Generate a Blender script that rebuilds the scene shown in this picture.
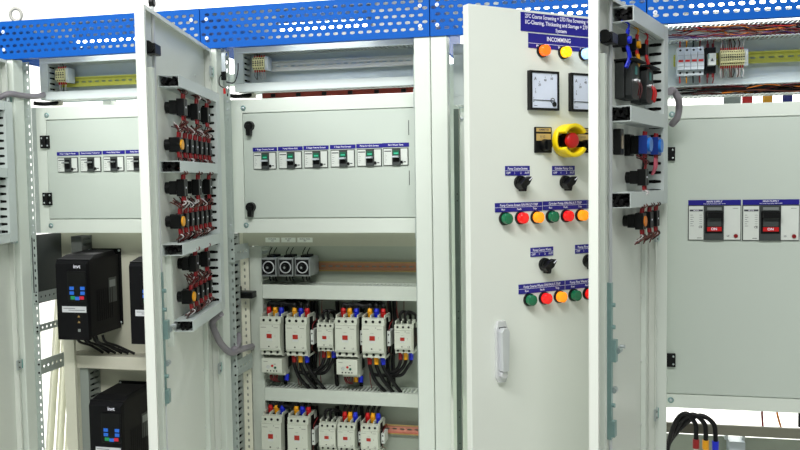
import bpy, math, random
from math import sin, cos, pi, radians
from mathutils import Vector, Matrix
random.seed(7)
S = bpy.context.scene
COL = S.collection
for o in list(bpy.data.objects): bpy.data.objects.remove(o)

# ---------------------------------------------------------------- camera
CAM = dict(X=1.10, Y=-2.235, Z=1.595, yaw=.218, pitch=-.057, roll=-.015, f=795.)
_y, _p, _r = CAM['yaw'], CAM['pitch'], CAM['roll']
FWD = Vector((-sin(_y)*cos(_p), cos(_y)*cos(_p), sin(_p)))
_R = Vector((cos(_y), sin(_y), 0)); _U = _R.cross(FWD)
RGT = cos(_r)*_R + sin(_r)*_U; UPV = -sin(_r)*_R + cos(_r)*_U
CPOS = Vector((CAM['X'], CAM['Y'], CAM['Z']))
cd = bpy.data.cameras.new('camera'); cam = bpy.data.objects.new('camera', cd); COL.objects.link(cam)
cd.sensor_width = 36; cd.lens = CAM['f']/800*36; cd.clip_start = .02
cam.matrix_world = Matrix(((RGT.x, UPV.x, -FWD.x, CPOS.x), (RGT.y, UPV.y, -FWD.y, CPOS.y), (RGT.z, UPV.z, -FWD.z, CPOS.z), (0, 0, 0, 1)))
S.camera = cam

# ---------------------------------------------------------------- light and exposure
S.view_settings.view_transform = 'Standard'; S.view_settings.look = 'None'
S.view_settings.gamma = 1; S.view_settings.exposure = 0.09; S.view_settings.use_curve_mapping = False
W = bpy.data.worlds.new('workshop_light'); S.world = W; W.use_nodes = True
bg = W.node_tree.nodes['Background']; bg.inputs[0].default_value = (.93, 1.0, .96, 1); bg.inputs[1].default_value = .17

def area(name, loc, rot, sx, sy, power, color=(1, 1, .98)):
    l = bpy.data.lights.new(name, 'AREA'); l.shape = 'RECTANGLE'; l.size = sx; l.size_y = sy; l.energy = power; l.color = color
    o = bpy.data.objects.new(name, l); COL.objects.link(o); o.location = loc; o.rotation_euler = rot
    return o
area('ceiling_light_front', (-.15, -2.15, 3.4), (radians(40), 0, 0), 4.2, .4, 150)
area('ceiling_light_centre', (.6, .9, 3.3), (0, 0, 0), 4.5, .4, 30)
area('rear_wall_fill', (.3, 3.0, 3.25), (radians(25), 0, 0), 8, .8, 520)  # added fill light that overexposes the wall and floor behind the cabinets

# ---------------------------------------------------------------- materials
def srgb(c):
    return tuple(((x/255)/12.92 if x/255 <= .04045 else ((x/255+.055)/1.055)**2.4) for x in c)
MATS = {}
def M(name, rgb=None, rough=.45, metal=0., bump=0., scale=60, var=.03, emit=0., coat=0., spec=.5):
    if name in MATS: return MATS[name]
    m = bpy.data.materials.new(name); m.use_nodes = True; nt = m.node_tree; b = nt.nodes['Principled BSDF']
    c = srgb(rgb)
    b.inputs['Specular IOR Level'].default_value = spec; b.inputs['Roughness'].default_value = rough; b.inputs['Metallic'].default_value = metal
    if 'Coat Weight' in b.inputs: b.inputs['Coat Weight'].default_value = coat
    tc = nt.nodes.new('ShaderNodeTexCoord'); nz = nt.nodes.new('ShaderNodeTexNoise'); nz.inputs['Scale'].default_value = scale
    nz.inputs['Detail'].default_value = 3
    nt.links.new(tc.outputs['Object'], nz.inputs['Vector'])
    mr = nt.nodes.new('ShaderNodeMapRange'); mr.inputs[3].default_value = 1-var; mr.inputs[4].default_value = 1+var
    nt.links.new(nz.outputs['Fac'], mr.inputs[0])
    mx = nt.nodes.new('ShaderNodeVectorMath'); mx.operation = 'SCALE'; mx.inputs[0].default_value = c
    nt.links.new(mr.outputs[0], mx.inputs['Scale']); nt.links.new(mx.outputs[0], b.inputs['Base Color'])
    if bump:
        bp = nt.nodes.new('ShaderNodeBump'); bp.inputs['Strength'].default_value = bump; bp.inputs['Distance'].default_value = .001
        nt.links.new(nz.outputs['Fac'], bp.inputs['Height']); nt.links.new(bp.outputs[0], b.inputs['Normal'])
    if emit:
        b.inputs['Emission Color'].default_value = (*c, 1); b.inputs['Emission Strength'].default_value = emit
    MATS[name] = m; return m
CREAM = M('cream_paint', (210, 218, 209), .42, bump=.12, scale=900)
PANEL = M('pale_grey_paint', (188, 198, 189), .4, bump=.15, scale=900)
DOORP = M('door_paint', (217, 222, 214), .38, bump=.15, scale=900)
DUCT = M('grey_duct_plastic', (196, 205, 203), .5, var=.02)
PLATE = M('mounting_plate_paint', (188, 188, 170), .5)
BLUE = M('blue_paint', (2, 84, 172), .5, spec=.15, bump=.1, scale=600)
GALV = M('galvanised_steel', (168, 186, 184), .38, metal=.55, scale=120, var=.12)
TEAL = M('zinc_plated_lock_steel', (138, 168, 166), .3, metal=.4, scale=90, var=.12)
RAILG = M('perforated_rail_zinc', (178, 188, 184), .4, metal=.3, scale=120, var=.08)
BLACK = M('black_plastic', (7, 8, 9), .4, spec=.3)
BLACKM = M('matt_black_plastic', (10, 11, 12), .6, spec=.2)
CABLE = M('black_cable', (7, 7, 8), .45, spec=.3)
DGREY = M('dark_grey_plastic', (58, 63, 62), .45)
GREY = M('grey_plastic', (128, 134, 132), .45)
LGREY = M('light_grey_plastic', (190, 200, 206), .4)
WHITE = M('white_plastic', (208, 214, 208), .4)
CONT = M('contactor_shell', (205, 210, 196), .42)
NAVY = M('navy_label', (24, 18, 128), .4, var=.01)
LTXT = M('label_white', (232, 232, 245), .5, var=0)
DTXT = M('dark_print', (60, 62, 70), .5, var=0)
RED = M('red_plastic', (190, 22, 24), .35)
DRED = M('dark_red_insulation', (120, 22, 26), .45)
YEL = M('yellow_plastic', (244, 214, 10), .35)
YSL = M('yellow_sleeve', (236, 164, 14), .4)
BSL = M('blue_sleeve', (16, 40, 200), .4)
BROWN = M('brown_insulation', (92, 42, 30), .45)
ORANGEW = M('orange_insulation', (214, 120, 20), .45)
CRE = M('cream_terminal', (218, 214, 160), .45)
CHROME = M('chrome', (212, 214, 216), .25, metal=.45, var=.01)
SATIN = M('satin_chrome', (200, 204, 206), .3, metal=.4, var=.01)
SCREW = M('screw_steel', (190, 198, 200), .3, metal=.7)
GREENP = M('green_plastic', (20, 92, 66), .4)
TEALP = M('teal_plastic', (0, 132, 128), .4)
HOSE = M('grey_corrugated_plastic', (138, 134, 140), .45)
ZYEL = M('yellow_zinc_rail', (206, 208, 92), .35, metal=.4, var=.1, scale=40)
ZORA = M('copper_toned_rail', (182, 132, 104), .35, metal=.4, var=.12, scale=40)
ZWHI = M('white_zinc_rail', (216, 218, 208), .35, metal=.3, var=.05)
def LAMP(name, rgb, e):
    m = M(name, rgb, .15, emit=e, var=.02, coat=.4); return m
LG = LAMP('green_lens', (8, 98, 62), .12); LR = LAMP('red_lens', (226, 20, 18), .45); LO = LAMP('orange_lens', (250, 140, 12), .75)
LY = LAMP('yellow_lit_lens', (255, 190, 0), 1.0); LB = LAMP('blue_lit_lens', (150, 190, 255), 1.3); LRO = LAMP('red_orange_lit_lens', (255, 96, 6), 1.1)

# ---------------------------------------------------------------- mesh builder
TXT = {}
def textmesh(s):
    if s not in TXT:
        c = bpy.data.curves.new('t', 'FONT'); c.body = s; c.size = 1; c.align_x = 'CENTER'; c.align_y = 'CENTER'; c.resolution_u = 2; c.offset = .018
        o = bpy.data.objects.new('t', c); COL.objects.link(o)
        me = bpy.data.meshes.new_from_object(o.evaluated_get(bpy.context.evaluated_depsgraph_get()))
        v = [tuple(x.co) for x in me.vertices]; f = [tuple(p.vertices) for p in me.polygons]
        bpy.data.objects.remove(o); bpy.data.curves.remove(c); bpy.data.meshes.remove(me)
        xs = [a[0] for a in v] or [0, 1]
        TXT[s] = (v, f, max(xs)-min(xs))
    return TXT[s]

class MB:
    def __init__(s): s.v = []; s.f = []; s.mi = []; s.sm = []; s.mats = []; s.cur = 0
    def mat(s, m):
        if m not in s.mats: s.mats.append(m)
        s.cur = s.mats.index(m); return s
    def add(s, vs, fs, smooth=False):
        b = len(s.v); s.v += [tuple(x) for x in vs]
        for f in fs: s.f.append(tuple(b+i for i in f)); s.mi.append(s.cur); s.sm.append(smooth)
        return s
    def box(s, x0, x1, y0, y1, z0, z1):
        if x1 < x0: x0, x1 = x1, x0
        if y1 < y0: y0, y1 = y1, y0
        if z1 < z0: z0, z1 = z1, z0
        v = [(x, y, z) for z in (z0, z1) for y in (y0, y1) for x in (x0, x1)]
        return s.add(v, [(0, 2, 3, 1), (4, 5, 7, 6), (0, 1, 5, 4), (2, 6, 7, 3), (0, 4, 6, 2), (1, 3, 7, 5)])
    def hexa(s, p):   # 8 points: bottom 4 ccw, top 4 ccw
        return s.add(p, [(3, 2, 1, 0), (4, 5, 6, 7), (0, 1, 5, 4), (1, 2, 6, 5), (2, 3, 7, 6), (3, 0, 4, 7)])
    def prism(s, pts, axis, a0, a1):  # polygon extruded along an axis
        n = len(pts)
        def P(q, a):
            if axis == 'y': return (q[0], a, q[1])
            if axis == 'x': return (a, q[0], q[1])
            return (q[0], q[1], a)
        v = [P(q, a0) for q in pts]+[P(q, a1) for q in pts]
        f = [tuple(range(n)), tuple(range(2*n-1, n-1, -1))]+[(i, i+n, (i+1) % n+n, (i+1) % n) for i in range(n)]
        return s.add(v, f)
    def cyl(s, p0, p1, r0, r1=None, n=16, cap=True, smooth=True):
        r1 = r0 if r1 is None else r1
        p0 = Vector(p0); p1 = Vector(p1); d = (p1-p0).normalized()
        a = d.orthogonal().normalized(); b = d.cross(a)
        v = []
        for p, r in ((p0, r0), (p1, r1)):
            for i in range(n):
                t = 2*pi*i/n; v.append(p+a*r*cos(t)+b*r*sin(t))
        s.add(v, [(i, (i+1) % n, (i+1) % n+n, i+n) for i in range(n)], smooth)
        if cap:
            s.add(v[:n], [tuple(range(n-1, -1, -1))]); s.add(v[n:], [tuple(range(n))])
        return s
    def ring(s, c, axis, r0, r1, h, n=24):  # flat ring with thickness
        c = Vector(c); d = Vector(axis).normalized(); a = d.orthogonal().normalized(); b = d.cross(a)
        v = []
        for (r, k) in ((r0, 0), (r1, 0), (r1, h), (r0, h)):
            for i in range(n):
                t = 2*pi*i/n; v.append(c+d*k+a*r*cos(t)+b*r*sin(t))
        f = []
        for q in range(4):
            for i in range(n):
                j = (i+1) % n; f.append((q*n+i, q*n+j, ((q+1) % 4)*n+j, ((q+1) % 4)*n+i))
        return s.add(v, f, True)
    def dome(s, c, axis, r, h, n=18, m=5):
        c = Vector(c); d = Vector(axis).normalized(); a = d.orthogonal().normalized(); b = d.cross(a)
        v = []; f = []
        for j in range(m):
            t = (pi/2)*j/m
            for i in range(n):
                q = 2*pi*i/n; v.append(c+(a*cos(q)+b*sin(q))*r*cos(t)+d*h*sin(t))
        v.append(c+d*h)
        for j in range(m-1):
            for i in range(n): f.append((j*n+i, j*n+(i+1) % n, (j+1)*n+(i+1) % n, (j+1)*n+i))
        for i in range(n): f.append(((m-1)*n+i, (m-1)*n+(i+1) % n, m*n))
        s.add(v, f, True); return s.add(v[:n], [tuple(range(n-1, -1, -1))])
    def tube(s, pts, r, n=8, sub=6, cap=True, rib=0):
        P = [Vector(p) for p in pts]
        if sub > 1 and len(P) > 2:
            Q = []
            for i in range(len(P)-1):
                p0 = P[max(i-1, 0)]; p1 = P[i]; p2 = P[i+1]; p3 = P[min(i+2, len(P)-1)]
                for k in range(sub):
                    t = k/sub
                    Q.append(.5*((2*p1)+(p2-p0)*t+(2*p0-5*p1+4*p2-p3)*t*t+(-p0+3*p1-3*p2+p3)*t**3))
            Q.append(P[-1]); P = Q
        v = []; up = None
        for i, p in enumerate(P):
            d = (P[min(i+1, len(P)-1)]-P[max(i-1, 0)])
            d = d.normalized() if d.length > 1e-9 else Vector((0, 0, 1))
            if up is None: up = d.orthogonal().normalized()
            up = (up-d*up.dot(d)); up = up.normalized() if up.length > 1e-6 else d.orthogonal().normalized()
            b = d.cross(up); rr = r*(1-rib*(i % 2))
            for k in range(n):
                t = 2*pi*k/n; v.append(p+up*rr*cos(t)+b*rr*sin(t))
        f = [(i*n+k, i*n+(k+1) % n, (i+1)*n+(k+1) % n, (i+1)*n+k) for i in range(len(P)-1) for k in range(n)]
        s.add(v, f, True)
        if cap: s.add(v[:n], [tuple(range(n-1, -1, -1))]); s.add(v[-n:], [tuple(range(n))])
        return s
    def perf(s, o, U, V, th, u0, u1, v0, v1, cs, hw, hh, cv=None):
        """strip with one row of oblong holes; th = thickness vector"""
        o = Vector(o); U = Vector(U); V = Vector(V); T = Vector(th)
        cs = [c for c in cs if u0+hw*1.05 < c < u1-hw*1.05]
        cv = (v0+v1)/2 if cv is None else cv
        if not cs:
            cs = []; ed = [u0, u1]
        else: ed = [u0]+[(a+b)/2 for a, b in zip(cs, cs[1:])]+[u1]
        def pt(u, v, t): return o+U*u+V*v+(T if t else Vector((0, 0, 0)))
        rr = min(hw, hh); k = .7071
        for c, a, b in zip(cs, ed, ed[1:]):
            out = [(b, cv), (b, v1), (c, v1), (a, v1), (a, cv), (a, v0), (c, v0), (b, v0)]
            ex = hw-rr; ey = hh-rr
            inn = [(c+hw, cv), (c+ex+rr*k, cv+ey+rr*k), (c, cv+hh), (c-ex-rr*k, cv+ey+rr*k), (c-hw, cv), (c-ex-rr*k, cv-ey-rr*k), (c, cv-hh), (c+ex+rr*k, cv-ey-rr*k)]
            v = [pt(*q, 0) for q in out]+[pt(*q, 0) for q in inn]+[pt(*q, 1) for q in out]+[pt(*q, 1) for q in inn]
            f = []
            for i in range(8):
                j = (i+1) % 8
                f += [(i, j, 8+j, 8+i), (16+j, 16+i, 24+i, 24+j), (8+i, 8+j, 24+j, 24+i)]
            s.add(v, f)
        if not cs:
            v = [pt(a, b, t) for t in (0, 1) for a, b in ((u0, v0), (u1, v0), (u1, v1), (u0, v1))]
            s.add(v, [(0, 1, 2, 3), (7, 6, 5, 4)])
        E = [(u0, v0), (u1, v0), (u1, v1), (u0, v1)]
        v = [pt(*q, t) for t in (0, 1) for q in E]
        s.add(v, [(i, (i+1) % 4, (i+1) % 4+4, i+4) for i in range(4)])
        return s
    def text(s, t, o, size, U=(1, 0, 0), V=(0, 0, 1), maxw=None):
        v, f, w = textmesh(t); o = Vector(o); U = Vector(U); V = Vector(V)
        sx = size if not maxw or w*size <= maxw else maxw/w
        return s.add([o+U*a[0]*sx+V*a[1]*size for a in v], f)
    def build(s, name, parent=None, loc=None, rot=0, bevel=0):
        me = bpy.data.meshes.new(name); me.from_pydata(s.v, [], s.f); me.update()
        for m in s.mats: me.materials.append(m)
        me.polygons.foreach_set('material_index', s.mi); me.polygons.foreach_set('use_smooth', s.sm)
        o = bpy.data.objects.new(name, me); COL.objects.link(o)
        if parent is not None: o.parent = parent
        if loc is not None: o.location = loc
        if rot: o.rotation_euler = (0, 0, rot)
        if bevel:
            b = o.modifiers.new('bevel', 'BEVEL'); b.width = bevel; b.segments = 2; b.limit_method = 'ANGLE'; b.angle_limit = radians(50)
        return o

def tag(o, label, cat, group=None, kind=None):
    o['label'] = label; o['category'] = cat
    if group: o['group'] = group
    if kind: o['kind'] = kind
    return o
def thing(name, label, cat, loc=(0, 0, 0), rot=0, group=None):
    o = bpy.data.objects.new(name, None); COL.objects.link(o); o.empty_display_size = .02
    o.location = loc; o.rotation_euler = (0, 0, rot)
    return tag(o, label, cat, group)
def kids(o): return [c for c in bpy.data.objects if c.parent == o]
def dup(o, loc, label, group=None, rot=None):
    c = o.copy(); COL.objects.link(c); c.location = loc; c['label'] = label
    if rot is not None: c.rotation_euler = (0, 0, rot)
    if group: c['group'] = group
    for k in kids(o):
        d = k.copy(); COL.objects.link(d); d.parent = c
        for g in kids(k):
            e = g.copy(); COL.objects.link(e); e.parent = d
    return c
def structure(o): o['kind'] = 'structure'; return o

# a real plane in the place: hinge point (hx,hy) and the direction it runs in
def ray(px, py): return FWD+RGT*(px-400)/CAM['f']-UPV*(py-225)/CAM['f']
class Frame:
    def __init__(s, hx, hy, rot):
        s.o = Vector((hx, hy, 0)); s.rot = rot; s.u = Vector((cos(rot), sin(rot), 0)); s.n = Vector((-sin(rot), cos(rot), 0))
    def hit(s, px, py, off=0):
        o = s.o+s.n*off; d = ray(px, py); t = (o-CPOS).dot(s.n)/d.dot(s.n); q = CPOS+d*t; return (q-o).dot(s.u), q.z
    def w(s, u, off, z): return s.o+s.u*u+s.n*off+Vector((0, 0, z))
F0 = Frame(0, 0, 0)
def at(px, py, y):
    u, z = F0.hit(px, py, y); return Vector((u, y, z))
F2 = Frame(.036, -.01, -1.357); F4 = Frame(1.312, -.01, -1.897); F3 = Frame(1.254, -.01, .713); F1 = Frame(-.664, -.01, -1.40)

# ---------------------------------------------------------------- the workshop around
def wallmat():
    m = bpy.data.materials.new('white_painted_brick'); m.use_nodes = True; nt = m.node_tree; b = nt.nodes['Principled BSDF']
    tc = nt.nodes.new('ShaderNodeTexCoord'); mp = nt.nodes.new('ShaderNodeMapping'); mp.inputs['Rotation'].default_value = (radians(90), 0, 0)
    br = nt.nodes.new('ShaderNodeTexBrick'); br.inputs['Scale'].default_value = 4.5
    br.inputs['Color1'].default_value = (.86, .86, .83, 1); br.inputs['Color2'].default_value = (.92, .92, .9, 1); br.inputs['Mortar'].default_value = (.76, .76, .73, 1)
    br.inputs['Mortar Size'].default_value = .015
    nt.links.new(tc.outputs['Object'], mp.inputs['Vector']); nt.links.new(mp.outputs[0], br.inputs['Vector']); nt.links.new(br.outputs['Color'], b.inputs['Base Color'])
    b.inputs['Roughness'].default_value = .8
    return m
def floormat():
    m = M('grey_concrete_floor', (222, 222, 216), .5, scale=3, var=.12); return m
b = MB().mat(floormat()); b.box(-6, 7, -4, 5, -.05, 0); structure(b.build('floor'))
b = MB().mat(wallmat()); b.box(-6, 7, 4.5, 4.6, 0, 4); structure(b.build('wall_back'))

# light bars fixed under the cabinet roofs
def tube_light(px0, px1, py, label):
    y = .085; a = at(px0, py, y); c = at(px1, py, y); mid = (a+c)/2; L = (c-a).length; zc = mid.z
    t = thing('tube_light', label, 'light', (mid.x, y, zc), 0, 'light bars under the cabinet roofs')
    m = MB().mat(M('lit_tube', (255, 255, 250), .5, emit=9, var=0)); m.cyl((-L/2, 0, 0), (L/2, 0, 0), .013, n=14); m.build('tube', t)
    m = MB().mat(WHITE); m.box(-L/2-.012, L/2+.012, -.012, .012, .0145, 2.1110-zc); m.box(-L/2-.012, -L/2-.001, -.014, .014, -.014, .02); m.box(L/2+.001, L/2+.012, -.014, .014, -.014, .02); m.build('batten', t)
tube_light(80, 150, 40.5, 'lit light bar showing through the perforations over the left cabinet')
tube_light(281, 368, 27, 'lit light bar showing through the perforations over the second cabinet')
tube_light(505, 610, 12.5, 'lit light bar showing through the perforations over the third cabinet')
tube_light(690, 850, 3.5, 'lit light bar showing through the perforations over the right cabinet')

# ---------------------------------------------------------------- parts shared by the cabinets
def seq(a, b, p):
    out = []; x = a
    while x < b: out.append(x); x += p
    return out
def blue_panel(p, x0, W, w=None):
    m = MB().mat(BLUE); x1 = x0+W
    zt, zb = 2.114, 2.0; g = .0015
    rows = [2.096-.0193*k for k in range(5)]
    ed = [zt]+[(a+c)/2 for a, c in zip(rows, rows[1:])]+[zb]
    for k, z in enumerate(rows):
        first = .0237 if k % 2 == 0 else .0113
        m.perf((0, -.004, 0), (1, 0, 0), (0, 0, 1), (0, .002, 0), x0+g, x1-g, ed[k+1], ed[k], seq(x0+first, x1-.008, .025), .0076, .0046, z)
    m.box(x0+g, x1-g, -.004, .022, zt, zt+.002); m.box(x0+g, x1-g, -.0045, .016, zb-.0035, zb)
    m.box(x0+g, x0+g+.002, -.002, .59, zb, zt); m.box(x1-g-.002, x1-g, -.002, .59, zb, zt)
    o = m.build('top_panel', p)
    for x in (x0+.0215, x1-.0275):
        for z in (2.083, 2.027):
            s = MB().mat(M('white_screw', (225, 228, 235), .35)); s.cyl((x, -.004, z), (x, -.0055, z), .0056, n=12); s.mat(SCREW); s.dome((x, -.0055, z), (0, -1, 0), .0030, .002, n=10, m=3); s.build('panel_screw', o)
    q = MB().mat(M('roof_steel', (160, 168, 175), .5)); q.box(x0+g+.003, x1-g-.003, .024, .60, 2.1115, 2.1135); q.build('roof', p)
    return o
def hduct(x0, x1, y0, y1, z0, z1, slots=True, m=None, mat=None):
    """horizontal wiring duct: plain cover, slotted top and bottom walls"""
    m = m or MB(); m.mat(mat or DUCT); t = .0015
    m.box(x0, x1, y0, y0+t, z0, z1); m.box(x0, x1, y1-t, y1, z0, z1)
    for z in (z0, z1-t):
        if slots: m.perf((0, 0, z), (1, 0, 0), (0, 1, 0), (0, 0, t), x0, x1, y0+t, y1-t, seq(x0+.009, x1-.004, .0125), .003, (y1-y0)*.36)
        else: m.box(x0, x1, y0+t, y1-t, z, z+t)
    return m
def vduct(x0, x1, y0, y1, z0, z1, m=None, mat=None, pitch=.02):
    m = m or MB(); m.mat(mat or DUCT); t = .0015
    m.box(x0, x1, y0, y0+t, z0, z1); m.box(x0, x1, y1-t, y1, z0, z1)
    for x in (x0, x1-t):
        m.perf((x, 0, 0), (0, 0, 1), (0, 1, 0), (t, 0, 0), z0, z1, y0+t, y1-t, seq(z0+.01, z1-.004, pitch), pitch*.2, (y1-y0)*.36)
    return m
def fill_duct(p, x0, x1, y0, y1, z0, z1, axis='z', n=6, r=.007, mats=None):
    w = MB()
    for i in range(n):
        w.mat((mats or [BLACKM, CABLE, BLACKM, CABLE])[i % 4]); a = [random.uniform(c0+r, max(c1-r, c0+r+.001)) for c0, c1 in ((x0, x1), (y0, y1), (z0, z1))]
        P = []
        for k in range(3):
            q = list(a); ax = 'xyz'.index(axis); lo, hi = ((x0, x1), (y0, y1), (z0, z1))[ax]; q[ax] = lo+.003+(hi-lo-.006)*k/2; P.append(q)
        w.tube(P, r, n=6, sub=2)
    o = w.build('duct_wires', p); o['kind'] = 'stuff'; return o
def prail_v(m, x0, x1, y, z0, z1, pitch=.025, hw=.0055, hh=.0032, th=.002):
    """upright strip facing the front with one column of slots"""
    m.perf((0, y, 0), (0, 0, 1), (1, 0, 0), (0, th, 0), z0, z1, x0, x1, seq(z0+pitch/2, z1, pitch), hw, hh)
def din_rail(p, x0, x1, y, z, mat, name='din_rail'):
    m = MB().mat(mat)
    m.perf((0, y+.0, 0), (1, 0, 0), (0, 0, 1), (0, .001, 0), x0, x1, z-.0125, z+.0125, seq(x0+.012, x1, .025), .008, .0028)
    m.box(x0, x1, y-.006, y+.001, z+.0125, z+.0135); m.box(x0, x1, y-.006, y+.001, z-.0135, z-.0125)
    m.mat(M('rail_lip_brass', (172, 146, 88), .4, metal=.4) if mat is ZORA or 'red' in mat.name else mat); m.box(x0, x1, y-.007, y-.006, z+.0125, z+.0165); m.box(x0, x1, y-.007, y-.006, z-.0165, z-.0125)
    return m.build(name, p)
def hinge_part(p, x, y, z):
    m = MB().mat(BLACK); m.box(x-.0165, x+.0165, y-.006, y, z-.021, z+.021); m.cyl((x, y-.007, z-.02), (x, y-.007, z+.02), .005, n=10)
    m.mat(SCREW)
    for a in (-1, 1):
        for c in (-1, 1): m.dome((x+a*.0105, y-.006, z+c*.0125), (0, -1, 0), .0032, .0018, n=8, m=3)
    return m.build('hinge', p)
def knob_part(p, x, y, z, rot=0):
    m = MB().mat(BLACK); m.cyl((x, y, z), (x, y-.014, z), .0155, .0145, n=20)
    m.hexa([(x-.0075, y-.001, z-.032), (x+.0075, y-.001, z-.032), (x+.0095, y-.001, z), (x-.0095, y-.001, z),
            (x-.007, y-.02, z-.03), (x+.007, y-.02, z-.03), (x+.0075, y-.02, z+.004), (x-.0075, y-.02, z+.004)])
    return m.build('lock_knob', p, bevel=.002)
def name_plate(p, x, y, z, w, h, lines, name='name_plate', split=None):
    """engraved label plate on a face looking at -y; x,z = centre"""
    m = MB().mat(NAVY); m.box(x-w/2, x+w/2, y-.0012, y, z-h/2, z+h/2); m.mat(LTXT)
    for (t, dx, dz, s, mw) in lines: m.text(t, (x+dx, y-.0016, z+dz), s, maxw=mw)
    if split:
        for (a, bb, zz) in split: m.box(x+a, x+bb, y-.0015, y-.0012, z+zz-.0004, z+zz+.0004)
    return m.build(name, p)

def cabinet(x0, W, label, inner, PW=.0485, L=.042, strips=(0, 1)):
    """frame of posts, perforated rails, blue top panel, swing inner door"""
    c = thing('control_cabinet', label, 'cabinet', (x0, 0, 0), 0, None)
    x1 = W
    zt0, zp1, zp0, zb0 = inner
    for (a, e) in ((0, PW), (x1-.0485, x1)):
        m = MB().mat(CREAM); m.box(a+.0008, e-.0008, 0, .048, 0, 1.999); m.build('post', c, bevel=.003)
    for (a, e) in ((0, .04), (x1-.04, x1)):
        m = MB().mat(CREAM); m.box(a+.001, e-.001, .56, .6, 0, 1.999); m.build('rear_post', c, bevel=.002)
    m = MB().mat(CREAM); m.box(PW, x1-.0485, .002, .045, 0, .1); m.box(.04, x1-.04, .56, .6, 0, .1); m.box(.001, .04, .05, .56, 0, .1); m.box(x1-.04, x1-.001, .05, .56, 0, .1); m.build('plinth', c)
    m = MB().mat(CREAM); m.box(.05, x1-.05, .562, .598, 1.955, 1.999); m.build('rear_beam', c)
    blue_panel(c, 0, W)
    # perforated upright strips beside the posts
    for a in [(.0495, x1-.0495-.014)[i] for i in strips]:
        m = MB().mat(RAILG); a -= (.0025 if a < .1 else -.0025); m.box(a-.012 if a < .1 else a+.0155, a if a < .1 else a+.0275, .058, .060, .1, 1.995); prail_v(m, a, a+.0155, .058, .1, 1.995)
        if a < .1: m.box(.024, .0415, .112, .114, zb0, zt0)
        for z in (1.83, 1.45): m.box(a-.001, a+.0175, .055, .0575, z-.028, z+.028)
        m.mat(SCREW)
        for z in (1.842, 1.818, 1.462, 1.438): m.dome((a+.008, .055, z), (0, -1, 0), .004, .002, n=8, m=3)
        m.build('perforated_strip', c)
    # inner frame
    m = MB().mat(CREAM); R = x1-(.020 if strips == (0, 1) else .042)
    m.box(L, L+.037, .11, .13, zb0, zt0); m.box(R-.037, R, .11, .13, zb0, zt0)
    m.box(L+.037, R-.037, .11, .13, zp1+.004, zt0); m.box(L+.037, R-.037, .11, .13, zb0, zp0-.004)
    m.box(L+.03, L+.050, .1165, .1295, zp0-.008, zp1+.008); m.box(R-.050, R-.03, .1165, .1295, zp0-.008, zp1+.008); m.box(L+.03, R-.03, .1165, .1295, zp1-.008, zp1+.008); m.box(L+.03, R-.03, .1165, .1295, zp0-.008, zp0+.008)
    m.box(L, R, .13, .155, zt0-.002, zt0); m.box(L, R, .13, .155, zb0, zb0+.002)
    f = m.build('inner_frame', c, bevel=.0015)
    for x in (max(L+.041, PW+.022), R-.041):
        for z in ((zt0+zp1)/2-.004, (zb0+zp0)/2): s = MB().mat(TEAL); s.ring((x, .11, z), (0, -1, 0), .003, .0085, .0015, 14); s.mat(SCREW); s.dome((x, .11, z), (0, -1, 0), .005, .004, n=10, m=3); s.build('frame_screw', f)
    m = MB().mat(PANEL); m.box(L+.0395, R-.0395, .108, .1125, zp0-.001, zp1+.001)
    d = m.build('inner_door', c, bevel=.001)
    return c, d

# =================================================================== CABINETS
X1, X2, X3, X4 = -.70, 0., .70, 1.285
INN = (1.853, 1.807, 1.483, 1.434)
c1, d1 = cabinet(X1, .70, 'leftmost cream control cabinet with two black drives visible behind its posts', INN)
c2, d2 = cabinet(X2, .70, 'second cream control cabinet, rows of contactors below its six-breaker inner door', INN)
c3, d3 = cabinet(X3, .585, 'narrow third cabinet whose half-open door carries the lamps, meters and stop button', (1.79, 1.745, .985, .94), L=.068, strips=(1,))
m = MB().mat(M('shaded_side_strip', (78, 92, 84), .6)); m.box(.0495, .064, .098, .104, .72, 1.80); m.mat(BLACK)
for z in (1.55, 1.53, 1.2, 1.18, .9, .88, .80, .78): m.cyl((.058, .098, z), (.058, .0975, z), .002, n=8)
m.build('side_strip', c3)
c4, d4 = cabinet(X4, .62, 'rightmost cabinet with two large main supply breakers in its inner door', (1.790, 1.7485, .978, .935), PW=.056, L=.020, strips=(1,))

# inner door furniture (local to cabinet: subtract the cabinet origin)
def loc(c, v): return v.x-c.location.x, v.y, v.z
for (px, py) in ((45.5, 142), (48, 199)):
    v = at(px, py, .108); hinge_part(d1, v.x-X1, .108, v.z)
for (px, py) in ((250, 127), (251.5, 208)):
    v = at(px, py, .108); knob_part(d2, v.x, .108, v.z+.003)
for (px, py) in ((671.5, 154), (672, 360)):
    v = at(px, py, .105); m = MB().mat(BLACK); x = v.x-X4+.0015; m.box(x-.0065-.01, x+.0075, .1, .108, v.z-.019, v.z+.019); m.mat(SCREW)
    for q in (-1, 1): m.dome((x+.0015, .1, v.z+q*.011), (0, -1, 0), .003, .002, n=8, m=3)
    m.build('hinge', d4)
for z in (1.75, 1.6):
    m = MB().mat(DGREY); m.box(.611, .613, .1072, .108, z-.022, z+.022); m.build('hinge', d2)
m = MB().mat(SCREW); v = at(461.5, 119, .108); m.dome((v.x-X3, .108, v.z), (0, -1, 0), .006, .004, n=10, m=3); m.build('screw', d3)

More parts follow.
